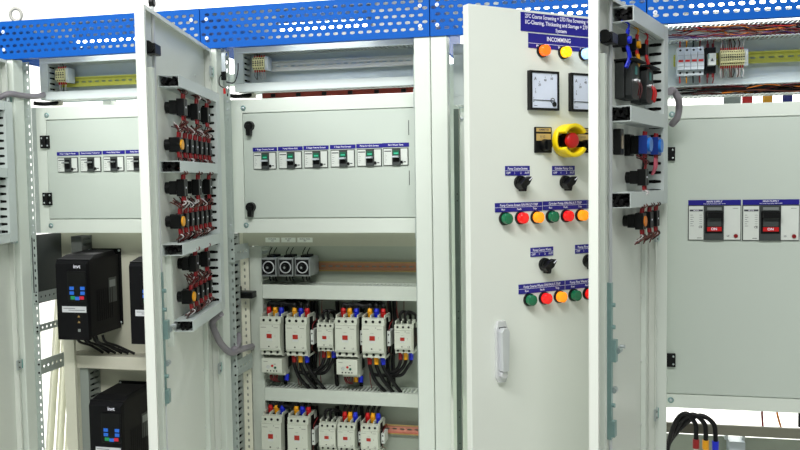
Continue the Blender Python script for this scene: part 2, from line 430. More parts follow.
# ------------------------------------------------ moulded case breakers in the inner doors
def breaker(w, h, kind, label, group, pos):
    t = thing('circuit_breaker', label, 'circuit breaker', pos, 0, group)
    m = MB().mat(DGREY); m.box(-w/2, w/2, -.0015, .006, -h/2, h/2); m.box(-w/2+.004, w/2-.004, .006, .05, -h/2+.003, h/2-.003)
    a, bb = (-.13, .19) if kind != 'main' else (-.20, .17)
    xa, xb = a*w, bb*w
    m.mat(WHITE); m.box(-w/2+.002, xa-.001, -.003, -.0015, -h/2+.002, h/2-.0025); m.box(xb+.001, w/2-.002, -.003, -.0015, -h/2+.002, h/2-.0025)
    m.mat(DTXT)
    if kind == 'main':
        m.box(-w/2+.004, xa-.003, -.0034, -.003, h/2-.017, h/2-.012); m.mat(LTXT); m.text('MCCB', ((-w/2+xa)/2, -.0038, h/2-.0145), .005)
        m.mat(DTXT)
        for k in range(6): m.box(-w/2+.006, -w/2+.012+.003*(k % 2), -.0033, -.003, h/2-.028-k*.006, h/2-.027-k*.006); m.box(xa-.012, xa-.005, -.0033, -.003, h/2-.028-k*.006, h/2-.0272-k*.006)
        m.text('CE', (xa-.009, -.0034, -.012), .008); m.box(xa-.018, xa-.006, -.0033, -.003, -h/2+.006, -h/2+.0075)
        m.box(w/2-.022, w/2-.008, -.0033, -.003, h/2-.010, h/2-.009); m.text('LS', (xb+.012, -.0034, -h/2+.0125), .007)
    else:
        m.box(-w/2+.004, xa-.003, -.0034, -.003, h/2-.011, h/2-.008)
        for k in range(5): m.box(-w/2+.005, -w/2+.009+.003*(k % 2), -.0033, -.003, h/2-.018-k*.006, h/2-.0172-k*.006)
        m.box(w/2-.014, w/2-.007, -.0033, -.003, -h/2+.009, -h/2+.012)
    m.build('face', t)
    m = MB().mat(DGREY); m.box(xa, xb, -.006, -.001, -h/2+.001, h/2-.001)
    m.mat(BLACK); m.box(xa+.003, xb-.003, -.0066, -.006, -h*.30, h*.33)
    m.build('centre_strip', t)
    m = MB()
    if kind == 'main':
        m.mat(GREY); m.box(xa+.008, xb-.006, -.0075, -.006, h/2-.014, h/2-.006)
        m.mat(BLACK); m.box(xa+.006, xb-.005, -.024, -.006, h*.14, h*.30); m.mat(DGREY); m.box(xa+.008, xb-.007, -.012, -.006, -h*.10, h*.14)
        m.mat(RED); m.box(xa+.008, xb-.006, -.010, -.006, -h*.235, -h*.115); m.mat(LTXT); m.text('ON', ((xa+xb)/2, -.0105, -h*.175), .010)
    elif kind == 'green':
        m.mat(GREENP); m.box(xa+.003, xb-.003, -.009, -.006, h*.08, h*.36); m.mat(M('mint_mark', (60, 190, 150), .4)); m.box(xa+.006, xb-.005, -.0094, -.009, h*.16, h*.23)
        m.mat(LGREY); m.hexa([(xa+.002, -.006, -h*.06), (xb-.003, -.006, -h*.06), (xb-.003, -.006, h*.06), (xa+.002, -.006, h*.06),
                              (xa+.002, -.022, -h*.05), (xb-.004, -.022, -h*.03), (xb-.004, -.022, h*.05), (xa+.002, -.022, h*.01)])
    else:
        m.mat(BLACK); m.box(xa+.003, xb-.003, -.009, -.006, -h*.1, h*.30)
        m.mat(GREY); m.hexa([(xa-.002, -.006, h*.08), (xb-.004, -.006, h*.08), (xb-.004, -.006, h*.2), (xa-.002, -.006, h*.2),
                             (xa-.002, -.02, h*.09), (xb-.005, -.02, h*.10), (xb-.005, -.02, h*.17), (xa-.002, -.02, h*.15)])
    m.build('toggle', t)
    m = MB()
    if kind == 'main': m.mat(M('dark_red_button', (128, 12, 20), .35)); m.cyl((w/2-.014, -.003, -h/2+.0125), (w/2-.014, -.006, -h/2+.0125), .0055, n=14)
    else: m.mat(BLACK); m.cyl((xb+.004, -.003, -h/2+.010), (xb+.004, -.006, -h/2+.010), .0045, n=12)
    m.build('trip_button', t)
    return t
y_in = .1065
L1 = ['Pump 1 Stage in Screen', 'Pump Conveyor Coarse Scr.', 'Pump Piping Water', 'Pump Raw Sewage']
ordw = ['leftmost', 'second', 'third', 'fourth, half hidden']
for i, (xa, xb) in enumerate(((57.8, 78.5), (80.5, 101.5), (103.5, 124.5), (126.5, 148))):
    a = at(xa, 156.8-i*.25, .107); c = at(xb, 172-i*.25, .107)
    w = c.x-a.x; h = .0485; zc = 1.6605
    breaker(w, h, 'grey', 'small grey-toggle breaker, left inner door, '+ordw[i], 'breakers in the left cabinet inner door', ((a.x+c.x)/2, y_in, zc))
    name_plate(d1, (a.x+c.x)/2-X1, .108, zc+.0365+.0005*i, w+.006, .0120, [(L1[i], 0, 0, .0062, w-.006)])
L2 = ['1 Stage Coarse Screen', 'Pump Waste Grit', '2 Stage Coarse Screen', '2 Stage Fine Screen', 'Pump for Grit Screen', 'Grit Waste Tank']
o2 = ['first, closest to the black lock knobs', 'second from left', 'third from left', 'third from right', 'second from right', 'last, at the right end']
for i, xa in enumerate((253.2, 278.5, 304, 330.5, 356.8, 383)):
    w = (.0775, .0775, .078, .078, .079, .079)[i]
    a = at(xa, 152, .107); zc = 1.660+.0008*i
    breaker(w-.002, .053, 'green', 'green-toggle breaker in the row of six, '+o2[i], 'six green-toggle breakers', (a.x+w/2, y_in, zc))
    name_plate(d2, a.x+w/2, .108, zc+.0355, w+.003, .0125, [(L2[i], 0, 0, .0068, w-.012)])
for i, (xa, xb) in enumerate(((688.6, 742.6), (742.9, 801))):
    a = at(xa, 222, .107); c = at(xb, 222, .107); w = c.x-a.x-.0005; h = .098
    breaker(w-.002, h, 'main', ('left' if i == 0 else 'right')+'-hand large main supply breaker with red ON mark, '+('whole in view' if i == 0 else 'cut by the photo edge'), 'main supply breakers', ((a.x+c.x)/2-.003, y_in, 1.4625-.0008*i))
    name_plate(d4, (a.x+c.x)/2-X4-.003, .108, 1.5185, w-.003, .0145, [('MAIN SUPPLY', 0, .0025, .0068, .06), ('Main Switch Pump Station 380V 3P 4W', 0, -.0035, .0036, .08)])

# =================================================================== UPPER COMPARTMENTS
def upper(c, x0, W, z_lo, z_hi, railmat, zr):
    """terminal strip compartment over the inner door"""
    m = MB().mat(M('upper_plate_paint', (208, 220, 222), .45)); m.box(.05, W-.05, .20, .203, z_lo-.004, z_hi+.035); m.build('upper_plate', c)
    m = hduct(.045, W-.045, .135, .199, z_lo, z_lo+.026); m.build('lower_duct', c)
    m = hduct(.045, W-.045, .135, .199, z_hi, z_hi+.03); m.build('upper_duct', c); fill_duct(c, .05, W-.05, .14, .195, z_hi+.003, z_hi+.026, 'x', 10, .006)
    m = vduct(.045, .075, .135, .199, z_lo+.027, z_hi-.001, pitch=.018); m.build('side_duct', c); fill_duct(c, .047, .073, .14, .195, z_lo+.03, z_hi-.004, 'z', 8, .006)
    din_rail(c, .085, W-.06, .19, zr, railmat)
upper(c1, X1, .70, 1.880, 2.000, ZYEL, 1.942)
upper(c2, X2, .70, 1.880, 2.000, ZWHI, 1.962)
# cabinet three: tall grey duct seen beside the half-open door
upper(c3, X3, .585, 1.815, 1.965, ZYEL, 1.9)
m = vduct(.08, .12, .12, .18, 1.835, 1.96); m.build('cable_duct', c3)
# cabinet four: open ducts full of wire
m = MB().mat(M('upper_plate_paint')); m.box(.05, .57, .20, .203, 1.838, 2.02); m.build('upper_plate', c4)
def open_duct(c, x0, x1, y0, y1, z0, z1):
    m = MB().mat(DUCT); m.box(x0, x1, y1-.0015, y1, z0, z1)
    for z in (z0, z1):
        m.perf((0, 0, z), (1, 0, 0), (0, 1, 0), (0, 0, .0015), x0, x1, y0+.01, y1-.002, seq(x0+.01, x1, .0125), .003, (y1-y0)*.33)
        for k, x in enumerate(seq(x0, x1-.008, .0125)): m.box(x, x+.008, y0, y0+.01, z, z+.0015)
    return m.build('open_duct', c)
zA, zB = at(730, 38, .14).z, at(730, 24, .14).z
zC, zD = at(740, 94.8, .14).z, at(740, 84.5, .14).z
open_duct(c4, .05, .57, .13, .199, zA, zB); open_duct(c4, .05, .57, .13, .199, zC, zD)
for (pa, pb) in (((686, 47), (800, 47)),):
    din_rail(c4, .09, .56, .19, at(770, 57, .19).z, ZYEL)
wc = [DRED, M('purple_insulation', (90, 50, 120), .45), M('white_insulation', (205, 200, 200), .45), BROWN, ORANGEW, BLACKM, RED]
def tangle(label, cat_group, x0, x1, y0, y1, z0, z1, n, colours, r=.0013, sag=.3):
    m = MB()
    for k in range(n):
        a = x0+random.random()*(x1-x0)*.55; L = (.25+.7*random.random())*(x1-x0); e = min(a+L, x1)
        m.mat(random.choice(colours)); pts = []; q = 5
        ya = random.uniform(y0, y1); za = random.uniform(z0, z1)
        for i in range(q+1):
            pts.append((a+(e-a)*i/q, min(max(ya+random.uniform(-.008, .008), y0), y1), min(max(za+random.uniform(-1, 1)*(z1-z0)*sag, z0), z1)))
        m.tube(pts, r, n=5, sub=4)
    o = m.build('control_wiring'); tag(o, label, 'wiring', None, 'stuff'); return o
tangle('tangle of red, brown and white control wires lying in the upper open duct at right', None, X4+.06, X4+.56, .137, .192, zA+.004, zB-.003, 46, wc)
tangle('dark and orange control wires filling the lower open duct at right', None, X4+.06, X4+.56, .137, .192, zC+.003, zD-.003, 44, [BLACKM, BLACKM, BROWN, DRED, ORANGEW, BLACKM])

for c_, xo in ((c1, X1), (c2, X2)):
    m = MB().mat(M('gap_bracket_paint', (196, 192, 178), .5)); m.box(.062, .10, .170, .176, 1.863, 1.878); m.build('bracket', c_)
    m = MB().mat(BLACKM); m.tube([(.02, .13, 1.870), (.05, .15, 1.868), (.09, .18, 1.874)], .007, n=8, sub=5); m.build('cable_stub', c_)
# terminal strips
def terminal_block(px0, px1, pyt, pyb, y, label, n):
    a = at(px0, pyt, y-.04); c = at(px1, pyb, y-.04); w = c.x-a.x; h = a.z-c.z
    t = thing('terminal_block', label, 'terminal block', ((a.x+c.x)/2, y, (a.z+c.z)/2), 0, 'terminal strips above the inner doors')
    s = w/n
    m = MB()
    for k in range(n):
        x = -w/2+k*s; m.mat(CRE); m.box(x+.0003, x+s-.0003, -.04, -.001, -h*.42, h*.42); m.box(x+.0003, x+s-.0003, -.046, -.04, -h*.28, h*.28)
        m.mat(BLACK)
        for z in (-.33, .33): m.cyl((x+s/2, -.0405, z*h), (x+s/2, -.039, z*h), s*.27, n=8)
        for z in (-.14, .14): m.cyl((x+s/2, -.0465, z*h), (x+s/2, -.045, z*h), s*.27, n=8)
        m.box(x+s*.2, x+s*.85, -.0466, -.0462, -h*.03, h*.05)
    m.build('terminals', t)
    m = MB().mat(RED)
    for k in range(n):
        x = -w/2+(k+.5)*s
        for q in (-1, 1): m.cyl((x, -.032, q*h*.42), (x, -.030, q*h*.56), s*.33, n=8)
    m.build('ferrules', t)
    m = MB()
    for k in range(n):
        x = -w/2+(k+.5)*s; m.mat(random.choice([M('white_insulation'), GREY, BROWN, BLACKM]))
        for q in (-1, 1): m.tube([(x, -.030, q*h*.55), (x+random.uniform(-.003, .003), -.032, q*h*.8), (x+random.uniform(-.004, .004), -.025, q*h*1.06)], .0014, n=5, sub=3)
    m.build('wires', t)
    m = MB().mat(LGREY); m.box(w/2, w/2+.010, -.038, -.001, -h*.46, h*.46); m.mat(WHITE); m.box(w/2+.002, w/2+.008, -.040, -.038, -h*.3, h*.35); m.build('end_stop', t)
    return t
terminal_block(56, 65.5, 67.5, 83, .187, 'small cream terminal strip with red ferrules in the left cabinet top', 4)
terminal_block(252.5, 264.5, 56.5, 70.5, .187, 'small cream terminal strip beside a white rail in the second cabinet top', 5)
terminal_block(720.5, 744.5, 49, 66, .187, 'long cream terminal strip beside the yellow rail at right', 11)

# fuse holders (four grey modules) and the little relay
def fuse(i):
    a = at(677.6+6.7*i, 47, .13); c = at(684.1+6.7*i, 74, .13)
    a2 = (a.x+c.x)/2; w = .0172; zt = at(690, 46.5, .13).z; zb = at(690, 75, .13).z; h = zt-zb
    t = thing('fuse_holder', 'pale grey fuse holder with red window, '+['leftmost', 'second', 'third', 'rightmost'][i]+' of the four', 'fuse holder', (a2, .187, (zt+zb)/2), 0, 'four fuse holders')
    m = MB().mat(LGREY); m.box(-w/2, w/2, -.045, -.001, -h*.5, h*.5); m.box(-w/2+.0004, w/2-.0004, -.058, -.045, -h*.31, h*.31)
    m.mat(GREY); m.box(-w/2+.001, w/2-.001, -.0585, -.058, -h*.2, -h*.185); m.box(-w/2+.001, w/2-.001, -.0585, -.058, h*.19, h*.2)
    m.build('body', t, bevel=.0012)
    for q in (-1, 1): m = MB().mat(BLACK); m.cyl((0, -.0455, q*h*.4), (0, -.044, q*h*.4), .0032, n=10); m.build('screw_hole', t)
    m = MB().mat(RED); m.box(-w*.36, w*.36, -.0592, -.058, -h*.035, h*.04); m.build('window', t)
    for q in (-1, 1): m = MB().mat([RED, YSL, BLACKM, DRED][i]); m.tube([(0, -.03, q*h*.5), (0, -.035, q*h*.58), (.001, -.03, q*h*.74)], .002, n=6, sub=3); m.build('wire', t)
for i in range(4): fuse(i)
a = at(711, 60, .15)
t = thing('relay', 'small white relay on a dark socket between the fuse holders and the terminal strip', 'relay', (a.x, .187, a.z))
m = MB().mat(BLACK); m.box(-.014, .014, -.03, -.001, -.036, .036); m.build('socket', t, bevel=.001)
m = MB().mat(WHITE); m.box(-.0095, .0105, -.056, -.03, -.016, .016); m.mat(DTXT); m.prism([(-.004, -.006), (.004, -.006), (0, .004)], 'y', -.0566, -.056); m.mat(TEALP); m.box(-.0095, -.0075, -.0566, -.056, 0, .014); m.build('relay_cube', t, bevel=.001)
for x in (-.007, .007):
    for q in (-1, 1): m = MB().mat(DRED); m.cyl((x, -.025, q*.036), (x, -.024, q*.047), .0036, n=8); m.tube([(x, -.025, q*.045), (x*1.2, -.028, q*.052), (x, -.02, q*.062)], .0016, n=5, sub=3); m.build('wire', t)

# coloured busbar ends in the slot above the right inner door
for (xa, xb, mt, nm) in ((723.5, 741, GREY, 'grey'), (742, 752.5, M('red_busbar', (176, 20, 22), .4), 'red'), (762.5, 772.5, M('ochre_busbar', (204, 140, 12), .4), 'ochre'), (782.5, 792.5, M('navy_busbar', (10, 18, 110), .4), 'navy')):
    a = at(xa, 102.5, .30); c = at(xb, 96.0, .30)
    t = thing('busbar', nm+' busbar end showing in the slot above the right inner door', 'busbar', ((a.x+c.x)/2, .30, (a.z+c.z)/2), 0, 'busbar ends')
    w = c.x-a.x; h = .030
    m = MB().mat(mt); m.box(-w/2, w/2, -.003, .003, -h/2-.1, h/2); m.build('sleeve', t, bevel=.001)
    m = MB().mat(SCREW); m.cyl((0, -.003, -.09), (0, -.009, -.09), .007, n=6, smooth=False); m.build('bolt', t)
m = MB().mat(CREAM); m.box(.045, .575, .303, .32, 1.60, 1.72); m.build('busbar_support', c4)
# dark red busbar run behind cabinet two's slot
a = at(262, 97, .17); c = at(425, 90, .17)
m = MB().mat(M('red_brown_busbar', (128, 40, 26), .4)); m.box(a.x, c.x, .172, .178, 1.861, 1.8775); m.mat(BLACK)
for k in range(6): m.box(a.x+.03+k*.085, a.x+.045+k*.085, .169, .172, 1.863, 1.874)
tag(m.build('busbar'), 'long dark red busbar in the gap above the six-breaker inner door', 'busbar', 'busbar ends')

# =================================================================== LOWER COMPARTMENT OF CABINET TWO
ZD1 = (at(330, 299.5, .22).z, at(330, 285.5, .22).z)
ZD2 = (at(330, 403.5, .22).z, at(330, 390.5, .22).z)
m = MB().mat(M('dimmed_plate_paint', (150, 158, 145), .5)); m.box(.03, .66, .30, .303, .35, 1.44); m.build('mounting_plate', c2)  # plate grey lowered, so interior shade is put into its colour
m = MB().mat(M('upper_band_paint', (172, 174, 156), .5)); zt = at(300, 233, .2).z; zb = at(300, 245.5, .2).z
m.box(.035, .655, .19, .193, at(300, 246, .19).z, 1.436); m.build('cover_strip', c2)
m = MB().mat(WHITE)
for x in (.105, .155, .207): pass
for k, (xa, xb) in enumerate(((265.5, 279.5), (281.5, 295.5), (297.5, 312.5))):
    a = at(xa, 242.3, .189); c = at(xb, 237.6, .189); m.mat(M('paper_label', (226, 232, 222), .6)); m.box(a.x, c.x, .188, .1895, a.z, c.z); m.mat(DTXT)
    m.text(('PG FLOOD', 'PG GRIT', 'PG FULL TANK')[k], ((a.x+c.x)/2, .1876, (a.z+c.z)/2+.003), .0055, maxw=.035); m.text('380V', ((a.x+c.x)/2, .1876, (a.z+c.z)/2-.003), .0045)
m.build('paper_label', c2)
vx0, vx1 = at(250.5, 300, .22).x, at(262.5, 300, .22).x
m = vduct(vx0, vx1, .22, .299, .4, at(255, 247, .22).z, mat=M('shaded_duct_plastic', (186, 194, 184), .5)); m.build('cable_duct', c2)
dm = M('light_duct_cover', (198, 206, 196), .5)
for (z0, z1) in (ZD1, ZD2): hduct(vx1+.001, .655, .22, .299, z0, z1, mat=dm).build('cable_duct', c2)
m = hduct(vx1+.001, .655, .22, .299, .56, .60, mat=dm); m.build('cable_duct', c2)
din_rail(c2, at(305, 265, .285).x, .655, .292, at(350, 266.5, .285).z, ZORA)
for z in (at(330, 335, .29).z, ): din_rail(c2, .10, .655, .292, z, ZORA)
din_rail(c2, .10, .655, .292, at(405, 430, .285).z, M('red_toned_rail', (204, 136, 118), .35, metal=.4, var=.12, scale=40))
# slotted duct and perforated uprights inside cabinet two and one, on the left
def side_gear(c, x0):
    m = vduct(.018, .048, .074, .128, .2, 1.432, mat=M('inner_duct_plastic', (140, 148, 142), .5), pitch=.022)
    m.build('side_cable_duct', c); fill_duct(c, .021, .045, .079, .124, .21, 1.42, 'z', 10, .006)
    m = MB().mat(M('cream_upright', (214, 214, 196), .5)); prail_v(m, .017, .046, .205, .15, 1.432, pitch=.022, hw=.0055, hh=.0035); m.mat(M('added_backing_sheet', (150, 154, 146), .5)); m.box(.0, .052, .225, .228, .15, 1.43); m.build('perforated_upright', c)  # sheet added behind the upright so the gaps beside it look dark
side_gear(c2, 0)
def cross_bracket(c, x, y0, y1, z, mat=RAILG, h=.05):
    m = MB().mat(mat); m.perf((x, 0, 0), (0, 1, 0), (0, 0, 1), (.002, 0, 0), y0, y1, z-h/2, z+h/2, seq(y0+.012, y1, .022), .005, .0045)
    m.box(x, x+.016, y0-.002, y0, z-h/2, z+h/2); m.mat(BLACK)
    for q in (-1, 1): m.cyl((x+.009, y0-.002, z+q*h*.28), (x+.009, y0-.0035, z+q*h*.28), .0035, n=8)
    return m.build('cross_bracket', c)
cross_bracket(c2, .0505, .054, .200, at(232, 254, .06).z); cross_bracket(c2, .0505, .054, .200, at(233, 370, .06).z)

# -------- the three square dial modules
for k, (xa, xb) in enumerate(((261.0, 276.3), (278.2, 293.0), (295.0, 309.8))):
    a = at(xa, 258.0, .19); c = at(xb, 276.5, .19); w = c.x-a.x; h = a.z-c.z
    t = thing('dial_timer', 'square dial module on the copper toned rail, '+['leftmost, half against the duct', 'middle', 'rightmost beside bare rail'][k]+' of three', 'timer', ((a.x+c.x)/2, .19, (a.z+c.z)/2), 0, 'square dial modules')
    m = MB().mat(GREY); m.box(-w/2, w/2, 0, .095, -h/2, h/2); m.build('housing', t, bevel=.0015)
    m = MB().mat(BLACKM); m.box(-w/2+.003, w/2-.003, -.001, 0, -h/2+.004, h/2-.004)
    m.mat(GREY)
    for q in (-1, 1): m.box(-w/2+.004, w/2-.004, -.0015, -.001, q*h*.42-.0006, q*h*.42+.0006)
    m.build('face', t)
    m = MB().mat(SATIN); m.ring((0, -.001, 0), (0, -1, 0), w*.33, w*.40, .002); m.build('dial_ring', t)
    m = MB().mat(BLACK); m.cyl((0, -.001, 0), (0, -.012, 0), w*.2, w*.17, n=20); m.mat(GREY); m.cyl((0, -.012, 0), (0, -.0125, 0), w*.08, n=12); m.build('dial', t)
    m = MB().mat(BLACKM)
    for x in (-.01, .006): m.tube([(x, .04, h/2), (x+.002, .03, h/2+.015), (x+.004, .05, h/2+.03)], .0016, n=5, sub=3)
    m.box(-w*.25, w*.3, .02, .07, h/2, h/2+.007)
    for x in (-.012, 0, .01): m.tube([(x, .04, -h/2), (x+.002, .03, -h/2-.01), (x-.002, .05, -h/2-.02)], .002, n=5, sub=3)
    m.build('wires', t)

# -------- contactors
def contactor(px0, px1, pyt, pyb, y, label, big, sleeves=None, loops=False, grp='contactors in the second cabinet'):
    dy_ = 1.2 if big else 2.0
    a = at(px0-1.4, pyt+dy_, y); c = at(px1-.6, pyb+dy_, y); w = c.x-a.x; h = a.z-c.z
    t = thing('contactor', label, 'contactor', ((a.x+c.x)/2, y, (a.z+c.z)/2), 0, grp)
    D = .107
    m = MB().mat(BLACKM); m.box(-w/2+.002, w/2-.002, .035, D, -h/2+.006, h/2-.004); m.build('base', t, bevel=.001)
    m = MB().mat(CONT); e = .145*h
    m.box(-w/2, w/2, .008, .035, h/2-e, h/2); m.box(-w/2+.001, w/2-.001, .010, .035, -h/2, -h/2+e)
    m.box(-w/2+.002, w/2-.001, 0, .036, -h/2+e, h/2-e)
    # stepped crown with partitions between the poles
    for x in (-w/2, -w/6, w/6, w/2-.003): m.box(x, x+.003, .02, .085, h/2, h/2+.010); m.box(x, x+.003, .02, .08, -h/2-.006, -h/2)
    m.box(-w/2, w/2, .075, .1, h/2-.02, h/2+.004)
    m.mat(M('contactor_print', (110, 112, 104), .5)); m.box(-w/2+.003, w/2-.003, -.0003, 0, h/2-e-.003, h/2-e-.0024); m.box(-w/2+.003, w/2-.003, -.0003, 0, -h/2+e+.003, -h/2+e+.0036)
    m.box(-w*.42, -w*.17, -.0003, 0, h*.24, h*.252); m.box(w*.2, w*.4, -.0003, 0, h*.235, h*.247); m.text('a', (w*.14, -.0004, h*.29), .008)
    m.box(-w*.1, w*.05, -.0003, 0, h*.14, h*.146); m.text('LS', (w*.33, -.0004, -h*.27), .008); m.text(':', (w*.26, -.0004, h*.03), .012)
    m.build('cover', t, bevel=.0012)
    m = MB().mat(BLACK)
    for x in (-w*.31, 0, w*.31):
        m.cyl((x, .0078, h/2-e*.5), (x, .0065, h/2-e*.5), w*.062, n=10); m.cyl((x, .0098, -h/2+e*.5), (x, .0085, -h/2+e*.5), w*.062, n=10)
    m.box(-w*.08, -w*.02, -.0012, 0, -h*.275, -h*.245)
    m.build('screw_hole', t)
    m = MB().mat(WHITE); m.box(-w*.16, w*.13, -.0012, 0, -h*.11, h*.09); m.mat(M('red_window', (168, 40, 26), .35)); m.box(-w*.135, w*.105, -.0028, -.001, -h*.04, h*.075)
    m.build('indicator', t)
    if sleeves:
        for k, s_ in enumerate(sleeves):
            x = (-.28, .02, .32)[k]*w
            q = MB().mat(s_); q.cyl((x, .055, h/2+.000), (x, .05, h/2+.016), .0085, .0085, n=12); q.cyl((x, .05, h/2+.016), (x, .052, h/2+.030), .0085, .006, n=12); q.build('sleeve', t)
    return t, w, h
yc = .18
rowA = [  # px0, px1, top, bottom
    (260.2, 281.2, 316.4, 354.5, True, (RED, YSL, BSL), 'big contactor at the left end of the upper row, overload relay below'),
    (286.0, 307.5, 317.2, 355.5, True, (YSL, BSL, RED), 'big contactor in the upper row, cables leave below, beside a small contactor'),
    (317.5, 334.0, 322.0, 349.8, False, None, 'small contactor with cable loops near the middle of the upper row'),
    (335.5, 357.5, 317.6, 356.5, True, (RED, YSL, BSL), 'big contactor in mid upper row, overload relay hanging below'),
    (362.5, 384.8, 318.0, 357.6, True, (YSL, BSL, RED), 'big contactor in the upper row, second from the right end'),
    (395.0, 412.5, 323.4, 351.8, False, None, 'small contactor with cable loops at the right end of the upper row')]
conA = [contactor(a, bb, t_, bo, yc if big else yc+.012, 'cream '+lab, big, sl) for (a, bb, t_, bo, big, sl, lab) in rowA]
rowB = [
    (262.0, 282.2, 415.5, 456.0, True, (RED, YSL, BSL), 'big contactor at the left end of the lower row, cut by the photo bottom'),
    (288.0, 308.8, 417.0, 457.5, True, (YSL, BSL, RED), 'big contactor second from left in the lower row'),
    (319.5, 336.5, 422.2, 449.5, False, None, 'small contactor in the middle of the lower row without coloured sleeves'),
    (338.0, 355.6, 423.0, 450.5, False, (RED, YSL, BSL), 'small contactor in the lower row with red, yellow and blue sleeves, fourth from left'),
    (361.3, 378.8, 424.2, 452.0, False, (RED, YSL, BSL), 'small contactor at the right end of the lower row with short sleeves')]
conB = [contactor(a, bb, t_, bo, yc if big else yc+.012, 'cream '+lab, big, sl) for (a, bb, t_, bo, big, sl, lab) in rowB]
# auxiliary side blocks on a contactor flank
for (t, w, h) in (conA[1], conA[3], conA[4], conB[1], conB[3], conB[4]):
    m = MB().mat(WHITE); m.box(w/2+.004, w/2+.014, .03, .08, -h*.22, h*.16); m.mat(BLACK)
    for q in (-.13, .07): m.box(w/2+.0065, w/2+.0105, .0285, .03, q*h-.002, q*h+.002)
    m.mat(BLACKM); m.box(w/2-.0005, w/2+.004, .04, .09, -h*.22, h*.2); m.build('auxiliary_block', t)
    m = MB().mat(DRED); m.tube([(w/2+.009, .035, h*.16), (w/2+.012, .03, h*.3), (w/2+.016, .06, h*.42)], .0014, n=5, sub=3); m.build('wire', t); m = MB().mat(BROWN); m.tube([(w/2+.009, .035, -h*.22), (w/2+.007, .03, -h*.34), (w/2+.012, .06, -h*.5)], .0012, n=5, sub=3); m.build('wire', t)
# overload relays
for k, (a, bb, t_, bo) in enumerate(((261.5, 282.0, 358.3, 373.2), (336.3, 357.4, 359.3, 375.2))):
    p = at(a, t_, yc+.01); q = at(bb, bo, yc+.01); w = q.x-p.x; h = p.z-q.z
    t = thing('overload_relay', 'cream overload relay with small dials, fixed under the '+('leftmost' if k == 0 else 'mid row')+' upper contactor', 'overload relay', ((p.x+q.x)/2, yc+.01, (p.z+q.z)/2), 0, 'overload relays')
    m = MB().mat(CONT); m.box(-w/2, w/2, 0, .06, -h/2, h/2); m.mat(BLACKM); m.box(-w/2+.002, w/2-.002, .06, .1, -h/2+.004, h/2+.002)
    m.mat(CONT); m.box(-w*.34, w*.5, .03, .075, -h/2-.014, -h/2); m.build('body', t, bevel=.001)
    m = MB().mat(SCREW); m.ring((-w*.18, -.0002, -.004), (0, -1, 0), .003, .0052, .0012, 14); m.mat(RED); m.cyl((w*.03, 0, 0), (w*.03, -.002, 0), .004, n=10); m.mat(GREENP); m.cyl((w*.17, 0, -.006), (w*.17, -.002, -.006), .004, n=10)
    m.mat(M('contactor_print')); m.box(-w*.4, -w*.2, -.0003, 0, h*.28, h*.31); m.box(w*.1, w*.2, -.0003, 0, h*.1, h*.14); m.build('dial', t)
    m = MB().mat(BLACK)
    for x in (-.22, -.06, .1, .24): m.cyl((x*w, 0, -h*.36), (x*w, -.001, -h*.36), .0023, n=8)
    m.build('screw_hole', t)
    m = MB().mat(DRED)
    for i in range(9):
        x = -w*.3+w*.045*i; m.tube([(x, .05, -h/2-.01), (x+random.uniform(-.006, .006), .03, -h/2-.025), (x*.6+random.uniform(-.01, .01), .06, -h/2-.045)], .0015, n=5, sub=3)
    m.build('wires', t)
    for x, s_ in ((w*.22, YSL), (w*.45, BSL)):
        if k == 0 and s_ is YSL: continue
        m = MB().mat(s_); m.cyl((x, .055, -h/2-.016), (x, .05, -h/2-.036), .0075, n=12); m.build('sleeve', t)

# -------- power cables
def cable(pts, label, group, r=.0062, sl=None, name='power_cable'):
    pts = [Vector(p) for p in pts]; o = pts[0]
    if sl is None:
        m = MB().mat(CABLE); m.tube([p-o for p in pts], r, n=10, sub=7); c = m.build(name, loc=o); return tag(c, label, 'cable', group)
    t = thing(name, label, 'cable', o, 0, group)
    m = MB().mat(CABLE); m.tube([p-o for p in pts], r, n=10, sub=7); m.build('cable_jacket', t)
    d = (pts[1]-pts[0]).normalized()
    m = MB().mat(sl); m.cyl((0, 0, 0), d*.024, r*1.35, r*1.2, n=12); m.build('sleeve', t)
    return t
def top(con, k): t, w, h = con; return Vector(t.location)+Vector(((-.28, .02, .32)[k]*w, .052, h/2+.028))
def bot(con, k): t, w, h = con; return Vector(t.location)+Vector(((-.28, .02, .32)[k]*w, .05, -h/2-.004))
cn = {0: 'outermost', 1: 'middle', 2: 'innermost'}
def arch(a, c, group, where, zlim):
    for k in range(3):
        p = top(a, k); q = top(c, k); zt = zlim-.008-.009*(2-k if k else 1); e = (q-p).x
        cable([p, p+Vector((.001, 0, .010)), Vector((p.x+e*.22, p.y+.012*k, zt-.004)), Vector((p.x+e*.5, p.y+.014*k, zt)), Vector((p.x+e*.78, p.y+.012*k, zt-.004)), q+Vector((0, 0, .010)), q], 'power cable arching '+where+', '+cn[k]+' of three', group, .0072)
arch(conA[0], conA[1], 'cable arches over the upper contactors', 'between the two left contactors, upper row', ZD1[0])
arch(conA[3], conA[4], 'cable arches over the upper contactors', 'between the right-hand big contactors, upper row', ZD1[0])
arch(conB[0], conB[1], 'cable arches over the lower contactors', 'between the two left contactors, lower row', ZD2[0])
def small_loops(con, where, n=2):
    t, w, h = con
    for k in range(n):
        p = Vector(t.location)+Vector(((-.22+.3*k)*w, .04, h/2+.004)); q = p+Vector((.022, .02, 0)); s_ = .020
        cable([p, p+Vector((-.004, -.004, s_)), p+Vector((.006, 0, s_+.014)), q+Vector((.002, .004, s_)), q+Vector((0, .01, -.004))], 'short black cable loop on top of '+where+', '+('left' if k == 0 else 'right')+' one', 'short cable loops', .0048)
small_loops(conA[2], 'the middle small contactor, upper row'); small_loops(conA[5], 'the rightmost small contactor, upper row'); small_loops(conB[2], 'the small unsleeved contactor, lower row')
